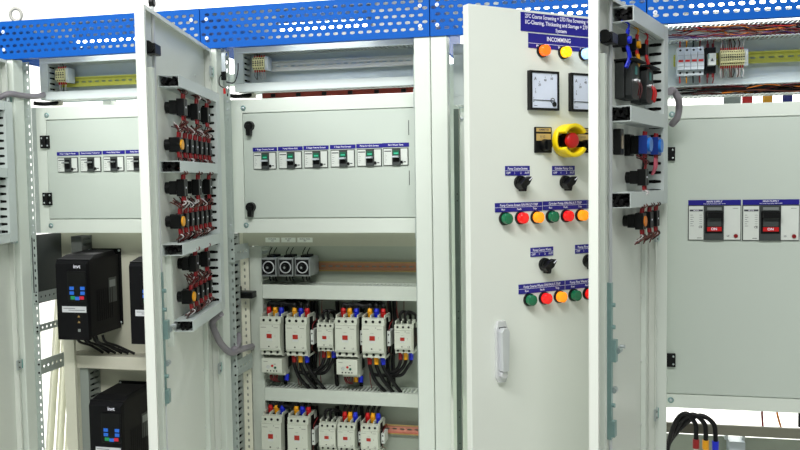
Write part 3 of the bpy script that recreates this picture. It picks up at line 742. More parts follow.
cs = (M('red_sleeve', (150, 20, 22), .4), YSL, BSL); cnm = ('red', 'yellow', 'blue')
for (A, B_, nm) in ((conA[1], conA[2], 'mid-left'), (conA[4], conA[5], 'right-hand')):
    for k in range(3):
        p = bot(A, k)-Vector((0, .012, 0))
        cable([p, p+Vector((.002, -.006, -.03)), p+Vector((.018+.006*k, -.004, -.075)), p+Vector((.045+.004*k, .02, -.118))], 'black cable with '+cnm[k]+' sleeve dropping from the '+nm+' big contactor', 'cables dropping into the duct', .0062, cs[k])
        q = bot(B_, k)-Vector((0, .01, 0)); w0 = p+Vector((.010, .01, -.06))
        cable([q, q+Vector((0, -.004, -.028)), q+Vector((-.012, 0, -.055+.004*k)), (q*.62+w0*.38)+Vector((0, 0, -.040-.002*k)), (q*.3+w0*.7)+Vector((0, .004, -.026)), w0], 'black cable with '+cnm[k]+' sleeve curving from the '+nm+' small contactor', 'cables curving between contactors', .0056, cs[k])
for k in range(3):
    for (A, nm) in ((conB[3], 'fourth lower'), (conB[4], 'rightmost lower'), ):
        p = top(A, k); cable([p, p+Vector((0, 0, .012)), p+Vector((.006, .02, .034)), p+Vector((.004, .035, .05))], 'black cable rising from the '+cnm[k]+' sleeve of the '+nm+' contactor', 'cables rising behind the lower duct', .005)
# cables running down the back plate between the contactors
for k, (px, nm) in enumerate(((284, 'between the first two big contactors'), (310, 'right of the second big contactor'), (314, 'left of the middle small contactor'), (335, 'left of the fourth contactor'), (359.5, 'between the fourth and fifth contactors'), (387, 'right of the fifth contactor'), (392, 'left of the rightmost small contactor'))):
    for r_, (ya, yb, row) in enumerate(((301, 386, 'upper row'), (406, 455, 'lower row'))):
        if r_ and px > 380: continue
        a = at(px+2, ya, .283); c = at(px+2, yb, .283)
        cable([a, a*.6+c*.4+Vector((.006, -.004, 0)), a*.3+c*.7+Vector((-.004, 0, 0)), c], 'dark cable on the back plate '+nm+', '+row, 'cables on the back plate', .0065)
# thin control wires between the rows
for k, (px, py0, py1) in enumerate(((373+15, 300, 325), (397, 300, 322), (404, 301, 330), (293, 305, 330), (322, 300, 322), (320, 350, 388), (300, 360, 388), (370, 362, 390), (353, 300, 320), (297.5, 360, 386))):
    a = at(px, py0, .27); c = at(px+2, py1, .27); m = MB().mat(DRED if k % 2 else BROWN); m.tube([(0, 0, 0), ((c.x-a.x)*.3, -.01, (c.z-a.z)*.5), (c.x-a.x, 0, c.z-a.z)], .0014, n=5, sub=4)
    tag(m.build('control_wire', loc=a), 'thin dark control wire on the back plate, '+['left of the rightmost upper contactor', 'just above the rightmost upper contactor, left', 'just above the rightmost upper contactor, right', 'behind the second upper contactor', 'above the middle small contactor', 'below the middle small contactor', 'below the second big contactor', 'below the fifth upper contactor', 'above the fourth upper contactor', 'left of the cables under the second contactor'][k], 'wire', 'thin control wires on the back plate')

# =================================================================== LOWER COMPARTMENT OF CABINET ONE: drives
m = MB().mat(PLATE); m.box(.047, .66, .210, .213, .35, 1.43); m.build('mounting_plate', c1)
px_l = at(66, 400, .12).x-X1; px_r = at(76.5, 400, .12).x-X1
m = MB().mat(M('cream_upright')); m.box(px_l, px_r, .118, .128, .3, at(70, 340, .12).z); m.build('duct_cover', c1)
zz0, zz1 = at(110, 369, .13).z, at(110, 356.5, .13).z
m = hduct(px_l, .655, .13, .2085, zz0, zz1, mat=M('beige_duct_cover', (204, 202, 186), .5)); m.build('cable_duct', c1)
m = vduct(px_r+.003, px_r+.035, .14, .2085, .4, zz0-.002, mat=M('inner_duct_plastic')); m.build('side_cable_duct', c1); fill_duct(c1, px_r+.006, px_r+.032, .146, .203, .41, zz0-.006, 'z', 8, .006)
a_, b_ = at(71, 240, .15).x-X1, at(81.5, 240, .15).x-X1
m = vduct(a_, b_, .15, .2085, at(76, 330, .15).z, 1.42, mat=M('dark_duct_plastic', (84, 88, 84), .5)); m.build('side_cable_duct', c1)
cross_bracket(c1, .050, .054, .205, at(38, 298, .06).z, h=.035); cross_bracket(c1, .050, .054, .205, at(38, 368, .06).z, h=.05)
cross_bracket(c1, .050, .054, .205, at(38, 329, .06).z, h=.024)
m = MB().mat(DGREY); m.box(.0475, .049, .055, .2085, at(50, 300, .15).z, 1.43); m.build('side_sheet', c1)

def drive(px_fl, px_fr, py_t, py_b, y0, y1, label):
    """variable frequency drive: front face, deep finned side, flange at the back"""
    a = at(px_fl, py_t, y0); c = at(px_fr, py_b, y0); w = c.x-a.x; h = a.z-c.z; d = y1-y0
    t = thing('motor_drive', label, 'motor drive', ((a.x+c.x)/2, y0, (a.z+c.z)/2), 0, 'black motor drives')
    BL = M('drive_black', (9, 9, 13), .5, var=.05, spec=.2)
    m = MB().mat(BL); m.box(-w/2, w/2, .012, d-.005, -h/2+.008, h/2); m.hexa([(-w/2+.004, 0, -h/2), (w/2-.002, 0, -h/2), (w/2, .014, -h/2), (-w/2, .014, -h/2), (-w/2+.004, 0, h/2-.014), (w/2-.002, 0, h/2-.014), (w/2, .014, h/2-.002), (-w/2, .014, h/2-.002)])
    m.hexa([(-w/2, .02, h/2-.001), (w/2, .02, h/2-.001), (w/2, d-.02, h/2-.001), (-w/2, d-.02, h/2-.001), (-w/2+.01, .05, h/2+.012), (w/2-.004, .05, h/2+.012), (w/2-.004, d-.03, h/2+.018), (-w/2+.01, d-.03, h/2+.018)])
    for k in range(8): m.box(w/2, w/2+.0012, .05+k*.012, .054+k*.012, -h*.3, h*.1)
    m.build('housing', t, bevel=.003)
    m = MB().mat(BLACKM); m.box(-w/2-.002, w/2+.006, d-.005, d, -h/2+.02, h/2+.02); m.mat(SCREW)
    for x in (-w/2+.004, w/2): 
        for z in (-h/2+.026, h/2+.013): m.dome((x, d-.005, z), (0, -1, 0), .0045, .003, n=8, m=3)
    m.build('back_flange', t)
    m = MB().mat(BLACK); m.box(-w*.10, w*.47, -.004, .0, -h*.02, h*.36); m.build('keypad', t, bevel=.0015)
    BB = M('key_blue', (40, 110, 220), .4)
    for (x, z, mt) in ((.04, .147, BB), (.37, .147, BB), (.04, .088, BB), (.37, .088, BB), (.205, .022, BB), (.07, .030, M('key_green', (30, 150, 90), .4)), (.34, .030, M('key_red', (210, 30, 60), .4))):
        m = MB().mat(mt); m.box(x*w-.008, x*w+.008, -.006, -.004, z*h-.0055, z*h+.0055); m.build('key', t, bevel=.001)
    m = MB().mat(LTXT); m.text('invt', (w*.20, -.0016, h*.415), .0170); m.build('brand_mark', t)
    m = MB().mat(M('white_sticker', (205, 208, 212), .5)); m.box(-w*.30, w*.44, -.0012, 0, -h*.155, -h*.08); m.mat(DTXT); m.box(-w*.26, w*.1, -.0015, -.0012, -h*.108, -h*.102); m.box(-w*.1, w*.4, -.0015, -.0012, -h*.130, -h*.124); m.build('sticker', t)
    m = MB().mat(M('gold_print', (170, 140, 80), .4)); m.prism([(w*.16, -h*.215), (w*.24, -h*.215), (w*.20, -h*.19)], 'y', -.001, 0); m.prism([(w*.16, -h*.285), (w*.24, -h*.285), (w*.20, -h*.26)], 'y', -.001, 0); m.mat(GREY); m.box(w*.165, w*.24, -.001, 0, -h*.395, -h*.36); m.build('warning_mark', t)
    m = MB().mat(DGREY); m.box(w/2, w/2+.001, d*.62, d*.86, -h*.1, h*.22); m.mat(GREY); m.box(w/2+.001, w/2+.0013, d*.64, d*.82, h*.1, h*.19); m.build('rating_plate', t)
    return t, w, h, d
dr1 = drive(54.0, 89.5, 259.5, 340.5, .02, .2095, 'black motor drive with blue keys, whole, left in the upper left cabinet')
dr2 = drive(127.5, 162, 262, 345, .035, .2095, 'black motor drive mostly hidden behind the open second door')
dr3 = drive(87.5, 124, 401, 481, .02, .2095, 'black motor drive with blue keys, lower one, cut by the photo bottom')
for k in range(6):
    t, w, h, d = dr1; p = Vector(t.location)+Vector((-w*.25+k*.018, .06+.01*(k % 2), -h/2+.004))
    cable([p, p+Vector((.004, .01, -.025)), p+Vector((.018, .05, -.045)), Vector((p.x+.04+.006*k, .165, zz1+.004))], 'black motor cable under the upper left drive, '+['leftmost', 'second', 'third', 'fourth', 'fifth', 'rightmost'][k]+' of six', 'cables under the upper left drive', .0045)
for k in range(6):
    t, w, h, d = dr3; p = Vector(t.location)+Vector((-w*.25+k*.028, .06+.01*(k % 2), -h/2+.004))
    break
# pale strips leaning behind the left cabinet
for k, (xa, xb, xc, xd) in enumerate(((46, 54, 58, 63), (54.5, 60, 62, 66), (61, 65, 66, 70))):
    a = at(xb-9, 455, .75); c = at(xc-3, 300, .75); m = MB().mat(M('cream_upright')); wd = .026
    vx = (c-a); L = 1.6; d = vx.normalized()
    m.hexa([(0, 0, 0), (wd, 0, 0), (wd, .02, 0), (0, .02, 0), (d.x*L, 0, d.z*L), (d.x*L+wd, 0, d.z*L), (d.x*L+wd, .02, d.z*L), (d.x*L, .02, d.z*L)])
    m.hexa([(wd-.004, -.02, 0), (wd, -.02, 0), (wd, 0, 0), (wd-.004, 0, 0), (d.x*L+wd-.004, -.02, d.z*L), (d.x*L+wd, -.02, d.z*L), (d.x*L+wd, 0, d.z*L), (d.x*L+wd-.004, 0, d.z*L)])
    s0 = a-d*(a.z/d.z) if False else a-d*((a.z-.001)/d.z)
    tag(m.build('leaning_strip', loc=s0+Vector((0, .03*k, 0))), 'cream sheet metal strip leaning behind the left cabinet, '+('left', 'middle', 'right')[k]+' of three', 'metal strip', 'leaning strips')

# =================================================================== CABINET FOUR, BELOW
yb = .20
m = MB().mat(M('dimmed_plate_paint')); m.box(.05, .57, .26, .263, .3, at(720, 436, .26).z); m.build('mounting_plate', c4)
z0 = at(720, 431, .16).z; z1 = at(720, 426.5, .16).z
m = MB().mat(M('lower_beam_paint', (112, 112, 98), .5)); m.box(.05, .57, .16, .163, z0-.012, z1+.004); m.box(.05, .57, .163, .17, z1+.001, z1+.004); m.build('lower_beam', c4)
for k in range(3):
    p = at(696+9.7*k, 437+1*k, .11); q = at(668+1*k, 445, .13); tpt = at(686+7*k, 413.5+1*k, .115); 
    e = p+Vector((0, 0, -.05))
    t = cable([e+Vector((0, 0, .034)), p+Vector((0, 0, .012)), at(695+9*k, 423, .11), tpt, at(676+5*k, 421+k, .12), q+Vector((0, .01*k, 0)), q+Vector((-.004, .01*k, -.06))], 'black cable looping over the lower right beam, with a '+cnm[k]+' sleeve', 'three looped cables at lower right', .0068)
    o = Vector(t.location)
    m = MB().mat(cs[k]); m.cyl((0, 0, -.016), (0, 0, .010), .0092, n=12); m.mat(SATIN); m.cyl((0, 0, -.030), (0, 0, -.016), .006, n=10); m.build('sleeve', t)
a = at(738, 445, .2)
t = thing('junction_box', 'small grey box with two mounting ears on the plate at lower right', 'box', (a.x, .258, a.z-.01))
m = MB().mat(LGREY); m.box(-.022, .022, -.05, 0, -.03, .016); m.build('body', t, bevel=.002)
m = MB().mat(SCREW)
for x in (-.027, .02): m.box(x-.004, x+.004, -.03, 0, .014, .03); m.cyl((x, -.03, .026), (x, -.034, .026), .005, n=8)
m.build('mounting_ear', t)
for (px, mt, nm, r, dx) in ((762, DRED, 'thick dark red', .0032, 0), (777, ORANGEW, 'thick orange', .0032, 3), (800, BLACKM, 'thick black', .005, -1), (715, BROWN, 'thin brown', .0011, 5)):
    a = at(px, 411, .2); c = at(px+dx+1, 424+(3 if dx < 4 else -1), .2)
    m = MB().mat(mt); m.tube([(0, 0, .05), (0, 0, 0), ((c.x-a.x)*.4, 0, (c.z-a.z)*.5), (c.x-a.x, .002, c.z-a.z)], r, n=7, sub=5)
    tag(m.build('hanging_wire', loc=a), nm+' wire hanging in the bright gap below the right inner door', 'wire', 'wires in the bright gap')

# =================================================================== DOORS
def door_mesh(W, z0, z1, inner=True, t=.022):
    """tray door: skin, four rims and narrow return lips. inner=True: skin at y=-t, rims reach y=0; else skin at 0, rims go to +t"""
    a, bb = (-t, 0) if inner else (0, t)
    m = MB().mat(DOORP)
    x0, x1 = (0, W) if inner else (-W, 0)
    m.box(x0, x1, a, a+.0016, z0, z1)
    for (xa, xb) in ((x0, x0+.0016), (x1-.0016, x1)): m.box(xa, xb, a+.0016, bb, z0, z1)
    for (za, zb) in ((z0, z0+.0016), (z1-.0016, z1)): m.box(x0+.0016, x1-.0016, a+.0016, bb, za, zb)
    k = .010
    m.box(x0, x0+k, bb-.0015, bb, z0, z1); m.box(x1-k, x1, bb-.0015, bb, z0, z1); m.box(x0+k, x1-k, bb-.0015, bb, z0, z0+k); m.box(x0+k, x1-k, bb-.0015, bb, z1-k, z1)
    return m
def make_door(c, F, W, z0=.12, z1=1.993, inner=True, label=None):
    o = door_mesh(W, z0, z1, inner).build('door', c, loc=(F.o.x-c.location.x, F.o.y, 0), rot=F.rot, bevel=.0012)
    return o
D2W, D4W, D3W = .616, .514, .528
door2 = make_door(c2, F2, D2W); door4 = make_door(c4, F4, D4W); door1 = make_door(c1, F1, .60); door3 = make_door(c3, F3, D3W, z1=2.004, inner=False)

def lock_gear(d, F, W, u, zt, zb, zm):
    """rod lock: long flat plate, lever boxes, round rods with roller on top, black guide"""
    m = MB().mat(CREAM); m.box(W-.075, W-.058, -.0204, -.004, .15, 1.862); m.build('stiffener', d, bevel=.001)
    m = MB().mat(SATIN); m.cyl((u, -.008, zt-.02), (u, -.008, 2.008), .0042, n=10); m.cyl((u, -.008, .14), (u, -.008, zb+.02), .0042, n=10); m.build('lock_rod', d)
    m = MB().mat(BLACK); m.ring((u, -.014, 2.014), (0, 1, 0), .004, .010, .012, 16); m.cyl((u, -.014, 2.014), (u, -.002, 2.014), .004, n=8); m.build('rod_roller', d)
    m = MB().mat(BLACK); m.box(u-.012, u+.034, -.0204, .006, zm-.013, zm+.011); m.cyl((u+.034, -.007, zm), (u+.050, -.007, zm), .010, .014, n=14); m.build('rod_guide', d, bevel=.002)
    m = MB().mat(TEAL); m.box(u-.0065, u+.0065, -.0203, -.004, zb, zt); h = zt-zb
    for q in (.06, .22, .72, .86): m.cyl((u, -.004, zb+h*q), (u, .003, zb+h*q), .005, n=8)
    m.box(u-.011, u+.006, -.004, .006, zb+h*.50, zb+h*.64); m.box(u-.010, u+.008, -.004, .004, zb+h*.02, zb+h*.12)
    m.mat(SCREW); m.cyl((u-.030, .004, zb+h*.565), (u-.011, .004, zb+h*.565), .008, n=10); m.cyl((u-.022, -.003, zb+h*.31), (u-.0065, -.003, zb+h*.31), .007, n=10); m.cyl((u-.004, .012, zb+h*.60), (u-.004, .024, zb+h*.60), .004, n=8)
    m.build('lock_mechanism', d)
lock_gear(door2, F2, D2W, .530, 1.385, 1.065, 1.905)
lock_gear(door4, F4, D4W, .400, 1.355, .995, 1.900)
lock_gear(door1, F1, .60, .50, 1.385, 1.065, 1.905)

def door_hinges(d, zs):
    for z in zs:
        m = MB().mat(SCREW); m.box(-.004, .020, -.0015, .004, z-.016, z+.016); m.mat(DGREY)
        for q in (-.008, .008): m.cyl((.010, .004, z+q), (.010, .0052, z+q), .003, n=8)
        m.mat(TEALP); m.box(-.012, -.005, -.012, .004, z-.014, z+.014); m.build('door_hinge', d)
door_hinges(door2, (1.925, 1.03, .5)); door_hinges(door4, (1.435, .95, .5)); door_hinges(door1, (1.87, 1.425, 1.015, .5))
def rivets(d, us, zs):
    m = MB().mat(WHITE)
    for u in us:
        for z in zs: m.dome((u, -.0204, z), (0, 1, 0), .004, .004, n=8, m=3)
    m.build('stud', d)
rivets(door2, (.115,), [1.9-.17*k for k in range(9)]); rivets(door4, (.085,), [1.62-.17*k for k in range(7)])
m = MB().mat(CREAM); m.box(.095, .108, -.0204, -.008, .2, 1.19); m.build('stiffener', door2, bevel=.001)
m = MB().mat(CREAM); m.box(.070, .083, -.0204, -.008, .2, 1.50); m.build('stiffener', door4, bevel=.001)

# ducts on the inside of the doors
def door_ducts(d, rows, ue, uh, y0=-.0203, y1=.030, h=.028, vend=None):
    for k, (z, e) in enumerate(rows):
        m = hduct(uh+.045, e, y1-.0015-.049, y1, z-h/2, z+h/2); m.build('wiring_duct', d)
        # the wires inside
        w = MB()
        for i in range(20):
            w.mat(random.choice([BLACKM, CABLE])); yy = random.uniform(-.014, .022); zz = random.uniform(z-h/2+.004, z+h/2-.004)
            w.tube([(uh+.05, yy, zz), ((uh+e)/2, yy+.004, zz), (e-.008-.006*(i % 3), yy, zz)], .0048, n=5, sub=2)
        w.build('duct_wires', d)['kind'] = 'stuff'
    zt = rows[0][0]+h/2; zb = rows[-1][0]-h/2
    m = vduct(uh, uh+.043, y0+.0005, y1, zb, zt, pitch=.0235); m.build('side_duct', d); fill_duct(d, uh+.003, uh+.040, y0+.004, y1-.004, zb+.003, zt-.003, 'z', 14, .0065)
door_ducts(door2, [(1.842, .462), (1.635, .470), (1.432, .472), (1.231, .400)], .46, .036)
m = MB().mat(CREAM); m.box(.440, .452, -.0204, -.006, 1.19, 1.416); m.build('stiffener', door2)
DR4 = [(1.962, .352), (1.7365, .372), (1.5405, .374)]
door_ducts(door4, [(z, e) for z, e in DR4], .36, .010, h=.035)
# door one, mostly outside the frame
door_ducts(door1, [(1.842, .462), (1.635, .470), (1.432, .472)], .46, .036)

# contact blocks behind the switches and lamps of doors two and four
def contact_block(F, u, z, label, group, kind='switch', y=-.0204, colour=None, scale=1.):
    p = F.w(u, y, z); t = thing('contact_block', label, 'contact block', p, F.rot, group); s_ = scale
    m = MB().mat(BLACK); m.cyl((0, 0, 0), (0, .014, 0), .014*s_, n=14)
    if kind == 'switch':
        m.box(-.016*s_, .016*s_, .012, .030, -.016*s_, .016*s_); m.box(-.015*s_, -.001, .030, .050, -.020*s_, .020*s_); m.box(.001, .015*s_, .030, .050, -.020*s_, .020*s_)
    else:
        m.box(-.013*s_, .013*s_, .012, .040, -.018*s_, .018*s_)
    m.build('body', t, bevel=.0015)
    d = .043 if kind == 'switch' else .034
    for x in (-.008*s_, .008*s_):
        for q in (-1, 1): m = MB().mat(M('ferrule_red', (138, 10, 20), .4)); m.cyl((x, d, q*.018*s_), (x, d+.001, q*.031*s_), .0036, n=8); m.build('ferrule', t)
    m = MB().mat(LTXT); m.box(-.004, .003, d+.007, d+.0075, -.002, .002); m.build('mark', t)
    for x in (-.008*s_, .008*s_):
        for q in (-1, 1):
            for kk in range(3):
                m = MB(); m.mat(random.choice([M('deep_red_insulation', (96, 16, 20), .5), BROWN, BLACKM, M('white_insulation'), BROWN, M('dark_brown_insulation', (58, 30, 24), .5)])); e = random.uniform(.044, .060)
                m.tube([(x, d, q*.030*s_), (x+random.uniform(-.008, .008), d-.002+.006*kk, q*.038), (x+random.uniform(-.020, .020), d-.008-.008*random.random(), q*e)], .0016, n=5, sub=4); m.build('wire', t)
    if colour: m = MB().mat(colour); m.cyl((.0, d+.004, 0), (.0, d+.010, 0), .0125, n=14); m.build('contact_ring', t)
    return t
rw = ['top', 'second', 'third', 'fourth', 'fifth', 'bottom']
for r, (z, us, kind) in enumerate(((1.783, (.405, .275, .165), 'switch'), (1.690, (.420, .365, .315, .265, .215, .165, .115), 'lamp'), (1.583, (.425, .285, .165), 'switch'),
                                   (1.500, (.430, .380, .330, .280, .230, .180, .130), 'lamp'), (1.385, (.335, .215), 'switch'), (1.300, (.350, .300, .250, .200, .150), 'lamp'))):
    for k, u in enumerate(us):
        pos = ['nearest the free edge', 'second from the free edge', 'third from the free edge', 'fourth from the free edge', 'fifth from the free edge', 'sixth from the free edge', 'nearest the slotted duct']
        if k == len(us)-1 and k < 6: w_ = 'nearest the slotted duct'
        else: w_ = pos[k]
        contact_block(F2, u, z, 'contact block inside the second door, '+rw[r]+' row, '+w_, 'contact blocks inside the second door', kind,
                      colour=YSL if (r in (1, 3, 5) and k == 0) else None, scale=1.05 if kind == 'switch' else 1.)
# door four: three lamp backs with coloured wires
for k, (u, mt, nm) in enumerate(((.335, BSL, 'blue'), (.255, YSL, 'yellow'), (.165, RED, 'red'))):
    z = 1.905; p = F4.w(u, -.0204, z)
    t = thing('lamp_socket', 'back of a lamp inside the right door with '+nm+' wires', 'lamp socket', p, F4.rot, 'lamp backs inside the right door')
    m = MB().mat(BLACK); m.cyl((0, 0, 0), (0, .016, 0), .0145, n=14); m.box(-.012, .012, .014, .034, -.014, .014); m.build('body', t, bevel=.0015)
    for x in (-.006, .006):
        for q in (-1, 1): m = MB().mat(mt if nm != 'yellow' else RED); m.cyl((x, .032, q*.012), (x, .034, q*.024), .0028, n=8); m.build('ferrule', t)
        m = MB().mat(mt); m.tube([(x, .034, -.022), (x-.004, .036, -.040), (x+.003, .030, -.062)], .0032, n=6, sub=4); m.build('wire', t)
    m = MB().mat(mt); m.tube([(0, .034, .024), (.004, .036, .036), (.006, .02, .044)], .0022, n=6, sub=4); m.build('wire', t)
    if nm != 'red': m = MB().mat(BSL if nm == 'blue' else YSL); m.cyl((0, .034, 0), (0, .041, 0), .0085, n=12); m.build('cap', t)
# backs of the two meters
for k, u in enumerate((.285, .150)):
    p = F4.w(u, -.0204, 1.817); t = thing('meter_housing', 'black back housing of a panel meter inside the right door, the '+('nearer' if k == 0 else 'farther')+' one', 'meter', p, F4.rot, 'meter backs inside the right door')
    m = MB().mat(M('meter_housing_grey', (30, 34, 34), .5)); m.box(-.040, .040, 0, .022, -.042, .042); m.prism([(-.034, -.036), (-.02, -.043), (.02, -.043), (.034, -.036), (.034, .036), (.02, .043), (-.02, .043), (-.034, .036)], 'y', .022, .038); m.build('housing', t, bevel=.002)
    m = MB().mat(BLACKM); m.box(-.055, .045, 0, .050, .044, .048); m.build('shroud', t)
    m = MB().mat(TEALP); m.box(-.012, .006, .038, .0386, .015, .034); m.build('sticker', t)
    m = MB().mat(CHROME)
    for x in (-.010, .010): m.cyl((x, .038, .0), (x, .046, .0), .0045, n=6, smooth=False)
    m.build('terminal_stud', t)
    for P in ([(.010, .044, 0), (.012, .05, -.015), (.008, .046, -.035)], [(-.010, .044, 0), (-.010, .05, -.018), (-.006, .046, -.040)]):
        m = MB().mat(RED if k else M('dark_wire_red', (70, 16, 20), .5)); m.tube(P, .003 if k else .002, n=6, sub=4); m.build('wire', t)
# two blue blocks, the relay-like block and the red row
for k, u in enumerate((.225, .115)):
    p = F4.w(u, -.0204, 1.670); t = thing('switch_block', 'blue and black rotary switch block inside the right door, '+('nearer the free edge' if k == 0 else 'nearer the slotted duct'), 'switch block', p, F4.rot, 'blue switch blocks')
    m = MB().mat(BLACK); m.box(-.020, .020, 0, .014, -.026, .026); m.box(-.017, .017, .014, .034, -.022, .022); m.build('base', t, bevel=.0015)
    m = MB().mat(M('deep_blue_plastic', (16, 50, 130), .4)); m.box(-.018, .018, .034, .054, -.022, .022); m.mat(M('sky_blue_plastic', (24, 110, 200), .4)); m.cyl((0, .054, 0), (0, .060, 0), .017, n=16); m.build('wafer', t, bevel=.001)
    for x in (-.009, .009):
        for q in (-1, 1): m = MB().mat(M('ferrule_red')); m.cyl((x, .044, q*.022), (x, .045, q*.032), .0034, n=8); m.build('ferrule', t)
    for x in (-.010, .0, .010): m = MB().mat(BLACKM if k == 0 else M('pink_insulation', (200, 90, 110), .45)); m.tube([(x, .044, -.030), (x+.002, .044, -.052), (x*.3, .036, -.072)], .0028, n=6, sub=4); m.build('wire', t)
contact_block(F4, .225, 1.592, 'black contact block with curled brown wires alone inside the right door', 'contact blocks inside the right door', 'switch')
for k, u in enumerate((.245, .175, .110)):
    contact_block(F4, u, 1.487, 'dark red wired contact block under the right door lowest duct, '+('first from the free edge', 'middle', 'nearest the hinge')[k], 'contact blocks inside the right door', 'switch', colour=ORANGEW if k == 0 else None)
t = thing('toggle_switch', 'black square switch body with ivory insert beside the blue blocks', 'switch', F4.w(.325, -.0204, 1.675), F4.rot)
m = MB().mat(BLACK); m.box(-.014, .014, 0, .018, -.030, .030); m.build('body', t, bevel=.002)
m = MB().mat(M('ivory', (150, 140, 120), .5)); m.box(-.006, .006, .018, .020, -.016, .014); m.build('insert', t)

# =================================================================== DOOR THREE FRONT
y3 = 0.
def d3hit(px, py): return F3.hit(px, py, 0)
def plate3(xa, xb, py, h, lines, split=None):
    a = d3hit(xa, py); c = d3hit(min(xb, 586), py); return a, c
# big title plates
ua = d3hit(520.5, 20)[0]; za = 1.9755
name_plate(door3, ua+.165, 0, za, .33, .0455, [('27C Coarse Screening + 27D Fine Screening +', -.052, .0140, .0135, .200), ('I/C-Cleaning, Thickening and Storage + 27F Waste', -.036, -.0005, .0135, .232), ('System', -.040, -.0150, .0125, None)])
ub = d3hit(528, 37)[0]
name_plate(door3, ub+.15, 0, 1.9315, .30, .036, [('INCOMMING', -.055, .006, .0150, .075), ('Phase 1', -.112, -.0125, .009, None), ('Phase 2', -.043, -.0125, .009, None), ('Phase 3', .027, -.0125, .009, None)],
           split=[(-.15, .15, -.0065)])
# group plates
def gplate(u0, u1, z, h, top_, cells):
    w = u1-u0; L = [(top_, 0, h*.22, h*.36, w*.8)]; n = len(cells)
    for i, t_ in enumerate(cells): L.append((t_, -w/2+w*(i+.5)/n, -h*.24, h*.30, w/n*.8))
    name_plate(door3, (u0+u1)/2, 0, z, w, h, L, split=[(-w/2, w/2, 0)])
u = lambda x, y: d3hit(x, y)[0]
gplate(u(505, 170), u(529.5, 170), 1.6125, .0235, 'Pump Coarse Screen', ['OFF', '1', '2', 'AUT'])
gplate(u(552, 170), u(574.5, 170), 1.6120, .0235, 'Grinder Pump Grit', ['OFF', '1', '2', 'AUT'])
gplate(u(494.8, 208), u(542.0, 208), 1.5235, .0225, 'Pump Coarse Screen ON-FAULT-TRIP', ['Run', 'Fault', 'Trip'])
gplate(u(542.6, 208), u(542.6, 208)+.144, 1.5240, .0225, 'Grinder Pump ON-FAULT-TRIP', ['Run', 'Fault', 'Trip'])
gplate(u(542.6, 208)+.146, -.004, 1.5240, .0225, 'Fine Screen', ['Run', 'Fault', 'Trip'])
gplate(u(530.3, 250), u(553.0, 250), 1.4090, .0230, 'Pump Coarse Waste', ['OFF', '1', '2', 'AUT'])
gplate(u(575, 246), u(575, 246)+.075, 1.4090, .0230, 'Pump Fine Waste', ['OFF', '1', '2', 'AUT'])
gplate(u(518.5, 290), u(564.5, 290), 1.3190, .0240, 'Pump Coarse Waste ON-FAULT-TRIP', ['Run', 'Fault', 'Trip'])
gplate(u(565.2, 290), u(565.2, 290)+.144, 1.3190, .0240, 'Pump Fine Waste ON-FAULT-TRIP', ['Run', 'Fault', 'Trip'])
# handle
ha = d3hit(498.5, 322); hb = d3hit(501.5, 381)
hu, hz1, hz0 = (ha[0]+hb[0])/2-.0, ha[1]+.003, hb[1]-.001
m = MB().mat(CHROME); hm = (hz0+hz1)/2; hh_ = (hz1-hz0)/2
m.prism([(hu-.015, hz0+.012), (hu-.009, hz0), (hu+.009, hz0), (hu+.015, hz0+.012), (hu+.0165, hz1-.02), (hu+.010, hz1), (hu-.010, hz1), (hu-.0165, hz1-.02)], 'y', 0, -.010)
m.mat(SATIN); m.prism([(hu-.008, hz0+.030), (hu+.008, hz0+.030), (hu+.011, hz1-.025), (hu+.006, hz1-.016), (hu-.006, hz1-.016), (hu-.011, hz1-.025)], 'y', -.010, -.026)
m.mat(CHROME); m.cyl((hu, -.010, hz0+.020), (hu, -.020, hz0+.020), .0085, n=16); m.mat(DGREY); m.box(hu-.010, hu+.010, -.0105, -.010, hz1-.018, hz1-.014)
m.build('door_handle', door3, bevel=.0035)

# pilot lamps
def lamp(uu, z, lens, label, group):
    t = thing('indicator_lamp', label, 'indicator lamp', F3.w(uu, 0, z), F3.rot, group)
    m = MB().mat(BLACK); m.cyl((0, 0, 0), (0, -.007, 0), .0165, .0160, n=24); m.build('bezel', t)
    m = MB().mat(lens); m.cyl((0, -.007, 0), (0, -.019, 0), .0138, .0134, n=24, cap=False); m.dome((0, -.019, 0), (0, -1, 0), .0134, .0025, n=24, m=4); m.build('lens', t)
    m = MB().mat(BLACKM); m.cyl((0, .002, 0), (0, .03, 0), .0105, n=14); m.box(-.012, .012, .03, .052, -.015, .015); m.build('socket', t)
zr = 1.908
for (x, y, l, nm) in ((541.8, 50.5, LRO, 'red-orange'), (563, 52.3, LY, 'yellow'), (583.5, 54.5, LB, 'pale blue')):
    lamp(u(x, y), zr, l, 'lit '+nm+' indicator lamp in the top row of the half-open door', 'incoming phase lamps')
for k, (x, l, nm) in enumerate(((504.2, LG, 'green'), (519.3, LR, 'red'), (535.5, LO, 'orange'), (550.3, LG, 'green'), (565.5, LR, 'red'), (579.5, LO, 'orange'), (592.5, LG, 'green'))):
    uu = u(504.2, 218)+.0478*k
    lamp(uu, 1.4965, l, nm+' indicator lamp in the upper lamp row, '+('left trio' if k < 3 else 'second trio' if k < 6 else 'last, behind the door edge'), 'upper trio lamps')
for k, (l, nm) in enumerate(((LG, 'green'), (LR, 'red'), (LO, 'orange'), (LG, 'green'), (LR, 'red'))):
    lamp(u(528.5, 300)+.0478*k, 1.2915, l, nm+' indicator lamp in the lowest row, '+('left trio' if k < 3 else 'right group, beside the nearer door edge'), 'lowest row lamps')
